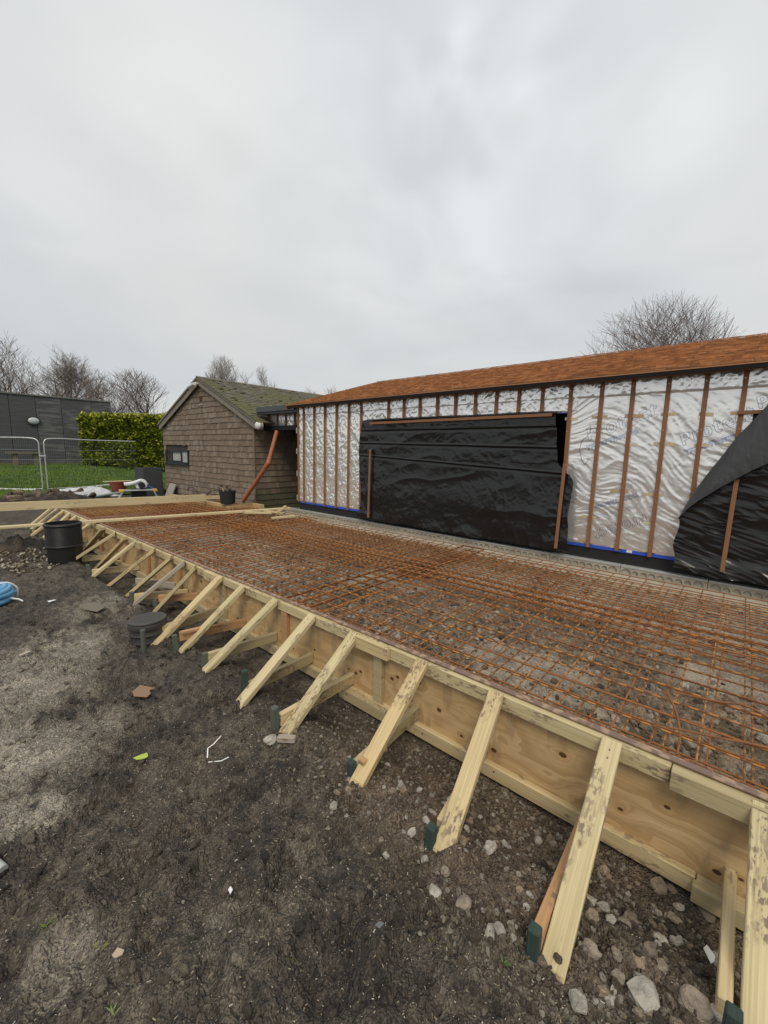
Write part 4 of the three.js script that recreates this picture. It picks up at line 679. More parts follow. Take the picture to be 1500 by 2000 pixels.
// laurel hedge
{
  const h = thing('laurel_hedge', 'tall clipped laurel hedge with yellow green leaves between lawn and shed', 'hedge');
  const L = onX(159, 860, -28.0), Rr = onX(322, 880, -24.2), dir = V(Rr.x - L.x, 0, Rr.z - L.z), len = dir.length(); dir.normalize(); const back = V(-dir.z, 0, dir.x); if (back.x > 0) back.multiplyScalar(-1);
  const topY = 3.12, r = rngOf(520), leaf = new THREE.BufferGeometry();
  leaf.setAttribute('position', new THREE.Float32BufferAttribute([0, 0, 0, 0.35, 0.12, 0.5, 0, 0.02, 0.5, 0, 0, 0, 0, 0.02, 0.5, -0.35, 0.12, 0.5, 0, 0.02, 0.5, 0.35, 0.12, 0.5, 0, -0.06, 1.1, 0, 0.02, 0.5, 0, -0.06, 1.1, -0.35, 0.12, 0.5], 3)); leaf.computeVertexNormals();
  const leafMs = [[0.1, 0.14, 0.016], [0.21, 0.26, 0.025], [0.38, 0.4, 0.04], [0.6, 0.57, 0.09]].map((c) => mat({ color: lin(...c), roughness: 0.38 }));
  const sets = [[], [], [], []], o = new THREE.Object3D();
  for (let i = 0; i < 21000; i++) {
    const u = r(), v = r(), f = r(); let p, n; const bulge = (a, b) => 0.5 * (fbm(a * 1.5, b * 1.5, 521, 3) - 0.5) + (u * len > 2.4 ? 0.14 : 0);
    if (f < 0.74) { const y = mix(0.05, topY, v), d = bulge(u * len, y) - Math.pow(r(), 1.6) * 0.9; p = L.clone().addScaledVector(dir, u * len).addScaledVector(back, -d); p.y = y; n = back.clone().multiplyScalar(-1); }
    else if (f < 0.9) { p = L.clone().addScaledVector(dir, u * len).addScaledVector(back, v * 1.5); p.y = topY + 0.4 * (fbm(u * 9, v * 3, 522, 3) - 0.5) - 0.2 * r() * r(); n = V(0, 1, 0); }
    else { const e = r() < 0.7 ? 0 : 1; p = L.clone().addScaledVector(dir, e * len + (e ? -1 : 1) * 0.2 * r() * r()).addScaledVector(back, v * 1.5); p.y = mix(0.05, topY, u); n = dir.clone().multiplyScalar(e ? 1 : -1); }
    if (p.y < lawnY(p.x, p.z) + 0.12) continue;
    const out = n.clone().add(V(rr2(), rr2() * 0.9 + 0.25, rr2())).normalize(); o.position.copy(p); o.lookAt(p.clone().add(out)); o.rotateZ(r() * 6.28); o.scale.setScalar(0.13 + 0.11 * r()); o.updateMatrix();
    const young = r() + 0.3 * step(topY - 0.35, topY + 0.1, p.y); sets[young > 1.05 ? 3 : young > 0.8 ? 2 : young > 0.4 ? 1 : 0].push(leaf.clone().applyMatrix4(o.matrix));
  }
  function rr2() { return (r() - 0.5) * 1.5; }
  sets.forEach((s, i) => part(h, 'foliage', mergeGeometries(s), leafMs[i], 'stuff'));
  const tw = []; for (let k = 0; k < 260; k++) { const p = L.clone().addScaledVector(dir, r() * len).addScaledVector(back, 0.15 + 1.2 * r()), y = 0.4 + 2.2 * r(); tw.push(rod(V(p.x, y, p.z), V(p.x + rr2() * 0.3, y + 0.5, p.z + rr2() * 0.3), 0.014, 4, 0.006)); }
  part(h, 'twigs', merge(tw), mat({ color: lin(0.1, 0.075, 0.05) }), 'stuff');
  for (let k = 0; k < 6; k++) { const p = L.clone().addScaledVector(dir, (k + 0.5) * len / 6).addScaledVector(back, 0.35); part(h, 'stem', rod(V(p.x, lawnY(p.x, p.z) - 0.1, p.z), V(p.x + 0.05, 1.2, p.z), 0.05, 7, 0.03), mat({ color: lin(0.08, 0.06, 0.04) })); }
  settle(h);
}
// bare winter trees
function tree(label, [x, z], yb, height, width, stems, seed, fine, colour, twig = 0.0105, group) {
  const t = thing('bare_tree', label, 'tree', group), r = rngOf(seed), limbs = [], twigs = [], top = yb + height, mid = V(x, yb + height * 0.58, z);
  const inside = (p) => Math.hypot((p.x - x) / (width * 0.5), (p.z - z) / (width * 0.5), (p.y - mid.y) / (height * 0.44));
  const seg = (a, b, r1, r2, lv) => (lv < 2 ? limbs : twigs).push(new THREE.CylinderGeometry(r2, r1, a.distanceTo(b) * 1.03, lv < 2 ? 6 : 3, 1, true).rotateZ(-Math.PI / 2).applyMatrix4(along(a, b, Math.abs(b.y - a.y) > 0.97 * a.distanceTo(b) ? V(1, 0, 0) : V(0, 1, 0))));
  const grow = (p, d, len, rad, lv) => {
    const n = lv < 2 ? 5 : 4; let a = p.clone(), dir = d.clone();
    for (let k = 0; k < n; k++) {
      const wob = lv ? 0.6 : Math.min(0.42, 0.8 * width / height); dir.add(V((r() - 0.5) * wob, (r() - 0.5) * 0.3 + 0.07, (r() - 0.5) * wob)).normalize();
      const b = a.clone().addScaledVector(dir, len / n), r1 = rad * (1 - 0.55 * k / n), r2 = rad * (1 - 0.55 * (k + 1) / n);
      seg(a, b, r1, r2, lv);
      if (lv < fine && (lv ? inside(b) < 1.02 : k > 0)) for (let q = 0; q < (lv === 0 ? 3 : lv === 1 ? (twig < 0.01 ? 3 : 2) : twig < 0.01 ? (r() < 0.5 ? 2 : 1) : r() < 0.92 ? 1 : 0); q++) {
        const out = V(r() - 0.5, 0, r() - 0.5).normalize(), s = dir.clone().multiplyScalar(0.75).addScaledVector(out, (0.55 + 0.45 * r()) * Math.min(1, 0.35 + 1.2 * width / height)).add(V(0, 0.12, 0)).normalize();
        grow(b, s, Math.min(len * (0.5 + 0.22 * r()), width * 0.62 / (1 + 0.5 * lv)), Math.max(r2 * 0.56, twig), lv + 1);
      }
      a = b; if (inside(a) > 1.12 && (lv > 0 || a.y > mid.y)) return;
    }
  };
  for (let s = 0; s < stems; s++) { const az = s * 6.28 / stems + r(), lean = stems > 1 ? 0.62 * width / height : 0.04; grow(V(x + Math.cos(az) * 0.12 * (stems - 1), yb - 0.2, z + Math.sin(az) * 0.12 * (stems - 1)), V(Math.cos(az) * lean, 1, Math.sin(az) * lean).normalize(), height * 0.75, (height * 0.013 / Math.sqrt(stems) + 0.02) * (twig < 0.01 ? 0.62 : 1), 0); }
  const m = mat({ color: lin(...colour), roughness: 0.95 });
  part(t, 'trunk', mergeGeometries(limbs), m); part(t, 'crown', mergeGeometries(twigs), m, 'stuff');
  settle(t);
}
{
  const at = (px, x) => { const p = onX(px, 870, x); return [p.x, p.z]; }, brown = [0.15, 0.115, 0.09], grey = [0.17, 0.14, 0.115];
  tree('broad bare tree behind the left stretch of the grey clad building', at(25, -44), 0.3, 9.1, 5.6, 2, 601, 4, brown);
  tree('rounded bare tree behind the grey clad building beside the broad one', at(125, -43), 0.3, 8.6, 4.8, 2, 602, 4, grey);
  tree('second rounded bare tree with crossing limbs over the clad roof', at(160, -45), 0.3, 8.5, 4.4, 2, 612, 4, grey);
  tree('bare tree behind the hedge beside the end of the clad building', at(216, -40), 0.3, 7.3, 3.6, 2, 603, 4, brown);
  tree('ivy trunked bare tree standing over the hedge top', at(268, -38), 0.3, 6.8, 5.2, 1, 604, 4, brown);
  const p1 = onX(437, 800, -46), p2 = onX(487, 800, -50), p3 = onX(518, 800, -50), p4 = onX(602, 800, -38), p5 = onX(642, 800, -34);
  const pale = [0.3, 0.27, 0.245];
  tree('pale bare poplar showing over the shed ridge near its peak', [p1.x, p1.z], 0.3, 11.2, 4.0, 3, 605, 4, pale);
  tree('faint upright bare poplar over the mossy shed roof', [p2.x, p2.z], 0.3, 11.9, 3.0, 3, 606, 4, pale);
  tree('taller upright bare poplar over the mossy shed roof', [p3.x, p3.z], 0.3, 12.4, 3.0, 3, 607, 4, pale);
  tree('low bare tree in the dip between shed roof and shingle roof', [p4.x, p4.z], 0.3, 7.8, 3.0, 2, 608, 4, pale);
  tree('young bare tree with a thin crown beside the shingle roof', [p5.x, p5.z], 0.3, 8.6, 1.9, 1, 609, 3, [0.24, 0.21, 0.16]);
  const p6 = onZ(1262, 800, -15.5);
  tree('spreading bare tree rising behind the orange shingle roof', [p6.x, p6.z], -0.3, 6.05, 4.4, 5, 618, 3, [0.17, 0.135, 0.12], 0.0045);
}
// mesh site fence
{
  const gal = mat({ color: lin(0.56, 0.57, 0.57), metalness: 0.75, roughness: 0.4 }), wire = mat({ color: lin(0.28, 0.29, 0.29), metalness: 0.6, roughness: 0.5 });
  const a0 = onY(90, 962, -0.3), e2 = onX(266, 900, -20.9), panels = [[V(a0.x + 0.05, 0, a0.z - 0.06), V(e2.x, 0, e2.z), 'right hand galvanised mesh fence panel running behind the hop up platform'], [V(a0.x - 0.02, 0, a0.z + 0.08), V(-22.5, 0, -0.2), 'left hand galvanised mesh fence panel standing on the lawn edge']];
  for (const [A, B, label] of panels) {
    const f = thing('mesh_fence', label, 'fence', 'mesh fence panels'), yb = -0.32, yt = 1.74, L = A.distanceTo(B), d = B.clone().sub(A).normalize(), P = (s, y) => V(A.x + d.x * s, y, A.z + d.z * s), rr_ = 0.16;
    part(f, 'post', rod(P(0, yb), P(0, yt - rr_), 0.024, 10), gal); if (A.z > a0.z) part(f, 'post', rod(P(L, yb), P(L, yt - rr_), 0.024, 10), gal);
    part(f, 'top_rail', new THREE.TubeGeometry(new THREE.CatmullRomCurve3([P(0, yt - rr_), P(0.05, yt - 0.05), P(rr_, yt), P(L * 0.5, yt), P(L - rr_, yt), P(L, yt)]), 60, 0.023, 8), gal);
    part(f, 'bottom_rail', rod(P(0.02, yb + 0.16), P(L - 0.02, yb + 0.16), 0.02, 8), gal);
    part(f, 'middle_rail', rod(P(0.02, yt - 0.42), P(L - 0.02, yt - 0.42), 0.008, 6), wire);
    part(f, 'middle_rail', rod(P(0.02, 0.95), P(L - 0.02, 0.95), 0.008, 6), wire);
    const w = []; for (let s = 0.09; s < L - 0.05; s += 0.07) w.push(rod(P(s, yb + 0.17), P(s, yt - 0.02), 0.0018, 3)); for (let y = yb + 0.3; y < yt; y += 0.3) w.push(rod(P(0.02, y), P(L - 0.02, y), 0.0018, 3));
    part(f, 'wire_mesh', merge(w), wire, 'stuff');
    settle(f);
  }
  const c = thing('fence_clamp', 'small steel clamp joining the two mesh fence panels', 'clamp'); part(c, 'band', bx(a0.x - 0.06, a0.x + 0.09, 1.06, 1.12, a0.z - 0.1, a0.z + 0.11, 0.01), gal); settle(c);
}
// ================================================================ THINGS ON THE SITE
// long timbers laid across the formwork
{
  const tb = (A, B, h, w, label, m) => { const t = thing('long_timber', label, 'timber'); part(t, 'timber', beam(A, B, h, w, V(0, 1, 0), 0.004), m); settle(t); return t; };
  const a0 = onY(-70, 1002, 0.02), a1 = onY(402, 979, 0.02);
  tb(a0.clone().setY(0.118), a1.clone().setY(0.118), 0.195, 0.047, 'deep timber standing on edge across the far end of the formwork', woods[0]);
  tb(onY(398, 978, 0.02).add(V(-0.2, 0.065, -0.12)), onY(441, 976, 0.02).add(V(-0.1, 0.065, -0.1)), 0.1, 0.047, 'short timber continuing behind the deep timber beside the bucket', woods[1]);
  const b0 = onY(-80, 1037, 0.03), b1 = onY(566, 995, 0.03);
  tb(b0.clone().setY(0.042), b1.clone().setY(0.062), 0.045, 0.14, 'long pale plank lying flat across formwork and steel mesh', woods[0]);
  const st = (a, b, y0, y1, h, w, label, m) => tb(onY(...a, y0), onY(...b, y1), h, w, label, m);
  st([466, 1001], [538, 1002], 0.03, 0.03, 0.045, 0.07, 'pale batten lying on the mesh under the long plank', woods[0]);
  st([515, 997], [551, 1003], 0.06, 0.06, 0.04, 0.06, 'short pale batten propped under the plank end', woods[1]);
  st([539, 1003], [558, 989], 0.06, 0.19, 0.045, 0.07, 'short diagonal strut propping the plank end', woods[2]);
  st([531, 1012], [576, 1008], 0.0, 0.0, 0.045, 0.075, 'loose pale timber offcut lying on the mesh near the wall', woods[0]);
}
const rust = mat({ color: lin(0.05, 0.045, 0.04), roughness: 0.6 });
{ // tool bucket
  const p = onY(445, 984, 0.03), s = V(p.x, 0.036, p.z), b = thing('tool_bucket', 'black rubber bucket full of hand tools on the stepped formwork', 'bucket'), bm = mat({ color: lin(0.022, 0.022, 0.024), roughness: 0.6 });
  part(b, 'tub', lathe([[0.001, 0.004], [0.17, 0], [0.185, 0.02], [0.215, 0.33], [0.235, 0.35], [0.225, 0.36], [0.205, 0.345], [0.17, 0.03], [0.001, 0.03]], 36).translate(s.x, s.y, s.z), bm);
  part(b, 'handle', tubeOf([V(s.x - 0.1, 0.38, s.z + 0.19), V(s.x - 0.05, 0.45, s.z + 0.2), V(s.x + 0.05, 0.45, s.z + 0.2), V(s.x + 0.1, 0.38, s.z + 0.19)], 0.012), bm);
  settle(b);
  const tool = (dx, dz, ax, az, l, label, hm, cat) => { const t = thing('hand_tool', label, cat), A = V(s.x + dx, 0.2, s.z + dz), B = V(s.x + dx + ax, 0.2 + l, s.z + dz + az); part(t, 'handle', rod(A, B, 0.017, 10), hm); part(t, 'head', beam(B.clone().add(V(-0.07, 0, 0)), B.clone().add(V(0.07, 0.02, 0.02)), 0.05, 0.03), rust); settle(t); };
  tool(-0.05, 0.02, -0.16, 0.03, 0.3, 'brown handled hammer leaning out of the bucket', woodOrange, 'hammer');
  tool(0.05, 0.0, -0.02, 0.02, 0.28, 'grey trowel standing in the middle of the bucket', mat({ color: lin(0.25, 0.26, 0.27), metalness: 0.6, roughness: 0.4 }), 'trowel');
  tool(0.06, 0.03, 0.14, 0.0, 0.24, 'dark flat tool sticking from the wall side of the bucket', rust, 'tool');
}
{ // black riser pipe
  const p = onY(130, 1103, -0.56), gy = groundY(p.x, p.z), rb = thing('riser_pipe', 'wide black corrugated plastic riser pipe standing open in the soil', 'pipe'), m = mat({ color: lin(0.007, 0.007, 0.0075), roughness: 0.5 }), pts = [];
  const H = 0.78; for (let y = -0.1; y < 0.3; y += 0.05) { pts.push([0.3, y], [0.3, y + 0.045]); }
  pts.push([0.3, 0.3], [0.325, 0.31], [0.325, 0.335], [0.31, 0.345]); for (let y = 0.36; y < H - 0.06; y += 0.022) pts.push([0.308, y], [0.315, y + 0.006], [0.315, y + 0.012], [0.308, y + 0.018]);
  pts.push([0.312, H - 0.05], [0.328, H - 0.045], [0.328, H - 0.03], [0.312, H], [0.285, H], [0.285, -0.1]);
  part(rb, 'pipe_wall', lathe(pts, 56).scale(0.84, 0.86, 0.84).translate(p.x, gy, p.z), m); part(rb, 'seal_ring', new THREE.TorusGeometry(0.273, 0.011, 8, 56).rotateX(Math.PI / 2).translate(p.x, gy + 0.277, p.z), m);
  settle(rb);
}
{ // inspection chamber with lid
  const p = onY(293, 1248, -0.56), gy = groundY(p.x, p.z) - 0.045, c = thing('inspection_chamber', 'round dark inspection chamber with a ribbed body and chequered lid', 'manhole'), m = mat({ color: lin(0.045, 0.042, 0.04), roughness: 0.6, bumpMap: noiseBump, bumpScale: 0.002 }), H = 0.29, pts = [[0.205, -0.1], [0.205, 0.05], [0.217, 0.055], [0.217, 0.07], [0.205, 0.075], [0.205, 0.13], [0.219, 0.135], [0.219, 0.15], [0.207, 0.155], [0.207, 0.2], [0.222, 0.205], [0.222, 0.25], [0.21, 0.26]];
  part(c, 'chamber_body', lathe(pts, 48).translate(p.x, gy, p.z), m);
  const lid = part(c, 'lid', lathe([[0.001, 0.262], [0.212, 0.262], [0.22, 0.268], [0.22, H - 0.008], [0.21, H], [0.001, H]], 48).translate(p.x, gy, p.z), mat({ color: lin(0.075, 0.07, 0.066), roughness: 0.55, metalness: 0.2 }));
  const bars = []; for (let i = -7; i <= 7; i++) for (let j = -7; j <= 7; j++) { const x = i * 0.027, z = j * 0.027; if (Math.hypot(x, z) > 0.19) continue; bars.push(board(0.02, 0.005, 0.007, 0.001, false).rotateY((i + j) % 2 ? Math.PI / 4 : -Math.PI / 4).translate(p.x + x, gy + H + 0.0015, p.z + z)); }
  part(lid, 'tread_pattern', merge(bars), mat({ color: lin(0.1, 0.094, 0.088), roughness: 0.5, metalness: 0.3 }), 'stuff');
  c.children.forEach((k) => k.geometry.translate(-p.x, 0, -p.z).scale(0.86, 1, 0.86).translate(p.x, 0, p.z)); lid.children[0].geometry.translate(-p.x, 0, -p.z).scale(0.86, 1, 0.86).translate(p.x, 0, p.z);
  settle(c); c.rotation.set(0.02, 0, 0.05);
}
{ // coil of blue hose
  const p = onY(-28, 1180, -0.5), gy = groundY(p.x, p.z), m = mat({ color: lin(0.13, 0.36, 0.6), roughness: 0.45 }), c = thing('hose_coil', 'coil of pale blue flat hose with a white strap on the soil', 'hose');
  [[0.27, 0.05], [0.268, 0.115], [0.255, 0.18], [0.2, 0.2], [0.15, 0.195]].forEach(([r, y], i) => part(c, 'hose_loop', new THREE.TorusGeometry(r, 0.036, 12, 48).rotateX(Math.PI / 2).rotateZ(0.06 * Math.sin(i * 2)).scale(1, 1, 0.92 + 0.05 * (i % 2)).translate(p.x + 0.01 * i, gy + y, p.z), m));
  const wm = mat({ color: lin(0.7, 0.7, 0.68), roughness: 0.5 });
  part(c, 'strap', tubeOf([V(p.x - 0.02, gy + 0.02, p.z - 0.31), V(p.x, gy + 0.14, p.z - 0.315), V(p.x, gy + 0.23, p.z - 0.23), V(p.x, gy + 0.23, p.z - 0.12)], 0.012), wm);
  const q = onY(38, 1175, -0.48); part(c, 'strap_tail', tubeOf([V(p.x, gy + 0.1, p.z - 0.3), q.clone().add(V(-0.1, 0.06, 0.1)), q.clone().add(V(0, 0.03, 0)), q.clone().add(V(0.03, 0.005, -0.03))], 0.011), wm);
  settle(c);
}
{ // hop-up platform, saw and red tub
  const p = onY(271, 972, -0.3), al = mat({ color: lin(0.62, 0.63, 0.63), metalness: 0.7, roughness: 0.4 }), ye = mat({ color: lin(0.7, 0.42, 0.03), roughness: 0.5 }), h = thing('hop_up_platform', 'low aluminium hop up platform with yellow corners in front of the lawn', 'platform');
  const d = V(0.27, 0, -0.96), e = V(0.96, 0, 0.27), base = lawnless(p), Q = (a, b, y) => V(p.x + d.x * a + e.x * b, base + y, p.z + d.z * a + e.z * b), W = 0.58, K = 0.4;
  function lawnless(q) { return groundY(q.x, q.z); }
  part(h, 'deck', beam(Q(-W, 0, K), Q(W, 0, K), 0.035, 0.36), al);
  for (const a of [-1, 1]) { for (const b of [-1, 1]) part(h, 'leg', beam(Q(a * (W + 0.06), b * 0.2, 0), Q(a * (W - 0.1), b * 0.15, K - 0.02), 0.035, 0.05), al); part(h, 'step', beam(Q(a * (W + 0.02), -0.17, 0.16), Q(a * (W + 0.02), 0.17, 0.16), 0.02, 0.06), al); for (const b of [-1, 1]) part(h, 'corner_cap', beam(Q(a * (W - 0.13), b * 0.16, K - 0.012), Q(a * (W + 0.012), b * 0.16, K - 0.012), 0.07, 0.06), ye); }
  settle(h);
  const white = mat({ color: lin(0.72, 0.73, 0.74), roughness: 0.4 }), dk = mat({ color: lin(0.015, 0.016, 0.018), roughness: 0.5 }), bl = mat({ color: lin(0.05, 0.1, 0.3), roughness: 0.45 }), s = thing('chop_saw', 'white and black power saw resting behind the hop up platform', 'saw');
  const S = (a, b, y) => Q(a, b - 0.25, y);
  part(s, 'base', merge([beam(S(-0.34, 0, 0.06), S(0.3, 0, 0.06), 0.12, 0.4), beam(S(-0.22, 0, 0.27), S(0.26, 0, 0.27), 0.34, 0.3)]), dk);
  part(s, 'blade_guard', new THREE.CylinderGeometry(0.2, 0.2, 0.09, 28).rotateX(Math.PI / 2).rotateY(0.9).translate(S(0.12, 0, 0.58).x, S(0, 0, 0.58).y, S(0.12, 0, 0.58).z), white);
  part(s, 'motor', rod(S(0.12, -0.05, 0.58), S(0.12, 0.28, 0.56), 0.11, 18), dk);
  part(s, 'arm', tubeOf([S(-0.42, 0, 0.6), S(-0.2, 0, 0.62), S(0.0, 0, 0.68), S(0.12, 0, 0.72), S(0.3, 0, 0.56)], 0.065, 24, 10), white);
  part(s, 'handle', tubeOf([S(0.28, 0.05, 0.58), S(0.38, 0.05, 0.5), S(0.46, 0.05, 0.44)], 0.03, 16, 8), bl);
  settle(s);
  const rp = onY(240, 968, -0.33), rt = thing('red_tub', 'dull red tub beside the aluminium hop up platform', 'tub'), ry = groundY(rp.x - 0.9, rp.z);
  part(rt, 'bowl', lathe([[0.001, 0.02], [0.16, 0.0], [0.2, 0.02], [0.31, 0.46], [0.34, 0.47], [0.335, 0.485], [0.3, 0.475], [0.18, 0.04], [0.001, 0.04]], 30).translate(rp.x - 0.9, ry, rp.z - 0.15), mat({ color: lin(0.24, 0.05, 0.03), roughness: 0.6 }));
  part(rt, 'board', bx(rp.x - 1.0, rp.x - 0.8, ry + 0.487, ry + 0.51, rp.z - 0.6, rp.z + 0.35), woods[0]); settle(rt);
}
{ // planter by the shed
  const p = onY(305, 966, -0.33), t = thing('dark_planter', 'dark grey box planter beside the shed corner under the hedge', 'planter'), m = mat({ color: lin(0.055, 0.06, 0.066), roughness: 0.6 }), y = groundY(p.x, p.z) - 0.02;
  const x0 = p.x - 0.9, z0 = p.z - 0.28, z1 = p.z + 0.42;
  part(t, 'box', merge([bx(x0, x0 + 0.9, y, y + 1.12, z0, z0 + 0.04), bx(x0, x0 + 0.9, y, y + 1.12, z1 - 0.04, z1), bx(x0, x0 + 0.04, y, y + 1.12, z0 + 0.04, z1 - 0.04), bx(x0 + 0.86, x0 + 0.9, y, y + 1.12, z0 + 0.04, z1 - 0.04)]), m); part(t, 'soil', bx(x0 + 0.04, x0 + 0.86, y + 0.9, y + 1.0, z0 + 0.04, z1 - 0.04), mat({ color: lin(0.04, 0.03, 0.02) }));
  settle(t);
  const q = onZ(335, 968, -6.55), s = thing('paving_slab', 'pale concrete slab leaning against the shed wall', 'slab'); part(s, 'slab', beam(V(q.x - 0.02, -0.36, -6.42), V(q.x, 0.16, -6.64), 0.05, 0.5, V(0, 0, 1), 0.008), mat({ color: lin(0.33, 0.31, 0.27), bumpMap: noiseBump, bumpScale: 0.003 })); settle(s);
  const cable = (pts, label) => { const c = thing('black_cable', label, 'cable'); part(c, 'cable', tubeOf(pts, 0.013, 40, 6), mat({ color: lin(0.015, 0.015, 0.015), roughness: 0.5 })); settle(c); };
  cable([onZ(366, 958, -6.6), onZ(372, 951, -6.58), onZ(382, 958, -6.5), onZ(392, 971, -6.4)], 'short black cable looping out of the shed wall'); cable([onZ(401, 972, -6.4), onZ(408, 962, -6.5), onZ(421, 958, -6.55), onZ(430, 962, -6.5), onZ(434, 974, -6.4)], 'black cable arching beside the tool bucket');
}
{ // pipes, sheeting, spoil behind the timber
  const wp = mat({ color: lin(0.6, 0.62, 0.62), roughness: 0.4 }), gp = mat({ color: lin(0.32, 0.38, 0.37), roughness: 0.45 });
  const pipe = (a, b, r, m, label) => { const A = onY(...a, -0.3), B = onY(...b, -0.3); A.y = Math.max(groundY(A.x, A.z), lawnY(A.x, A.z) - 0.03) + r; B.y = Math.max(groundY(B.x, B.z), lawnY(B.x, B.z) - 0.03) + r; const t = thing('plastic_pipe', label, 'pipe'); part(t, 'tube', rod(A, B, r, 14), m); settle(t); };
  pipe([92, 965], [236, 952], 0.05, wp, 'long white plastic pipe lying along the lawn edge'); pipe([-60, 964], [70, 963], 0.05, wp, 'white plastic pipe lying below the left fence panel');
  pipe([130, 971], [182, 962], 0.055, wp, 'short white pipe on the plastic sheeting'); pipe([165, 969], [243, 959], 0.06, gp, 'grey green pipe beside the hop up platform'); pipe([170, 973], [240, 963], 0.055, gp, 'thinner grey pipe nearest the deep timber');
  const c0 = onY(160, 971, -0.4), ps = thing('plastic_sheeting', 'crumpled white plastic sheeting lying beside the soil heap', 'sheeting');
  part(ps, 'sheet', sheet(60, 40, (u, v) => { const x = c0.x + (u - 0.5) * 1.5, z = c0.z + (v - 0.5) * 2.2, e = Math.min(u, 1 - u, v, 1 - v); return [x + 0.1 * fbm(u * 3, v * 3, 701, 2), groundY(x, z) + 0.02 + 0.24 * ridge(fbm(u * 4, v * 5, 702, 3)) * step(0, 0.2, e), z, u, v]; }), mat({ color: lin(0.55, 0.56, 0.57), roughness: 0.35 })); settle(ps);
  const heap = (p, rx, rz, h, seed, label) => { const g = sheet(90, 70, (u, v) => { const a = (u - 0.5) * 2, b = (v - 0.5) * 2, q = Math.hypot(a, b), x = p.x + a * rx, z = p.z + b * rz; return [x, groundY(x, z) - 0.03 + h * Math.max(0, 1 - q * q) * (0.45 + 1.1 * fbm(a * 3, b * 3, seed, 4)) + 0.1 * (ridge(fbm(a * 7, b * 7, seed + 1, 3)) - 0.5) * step(1, 0.6, q), z, x, z]; }, (x, z) => lerp3([0.05, 0.038, 0.03], [0.16, 0.125, 0.095], step(0.35, 0.75, fbm(x * 5, z * 5, seed + 2, 4)))); const t = thing('soil_heap', label, 'soil heap'); part(t, 'soil', g, soilMat); settle(t); };
  heap(onY(100, 984, -0.4), 1.0, 1.5, 0.3, 710, 'rough heap of brown spoil behind the deep timber'); heap(onY(20, 985, -0.4), 0.9, 1.2, 0.16, 720, 'low dark spoil heap beside the left fence panel');
  heap(onY(45, 1078, -0.52), 0.75, 0.7, 0.2, 730, 'low stony soil heap beside the black riser pipe');
  const r = rngOf(740), lumps = [], c1 = onY(100, 980, -0.4), lg = stoneGeo(9, 2, 0.4);
  for (let i = 0; i < 60; i++) { const x = c1.x + (r() - 0.5) * 1.4, z = c1.z + (r() - 0.5) * 2.2, s = 0.07 + 0.12 * r(); lumps.push([x, groundY(x, z) + 0.16 * r() + 0.06, z, s * 1.3, s * 0.7, s, r() * 6, r() * 6, r() * 6]); }
  const lm = scatter('spoil_lumps', lg, stoneMat, lumps, (q) => { const t = 0.5 + hash(Math.floor(q[0] * 99), Math.floor(q[2] * 99), 2); return lin(0.15 * t, 0.115 * t, 0.085 * t); }); tag(lm, 'spoil_lumps', 'clods and roots on the spoil heap behind the deep timber', 'soil', null, 'stuff'); scene.add(lm);
}
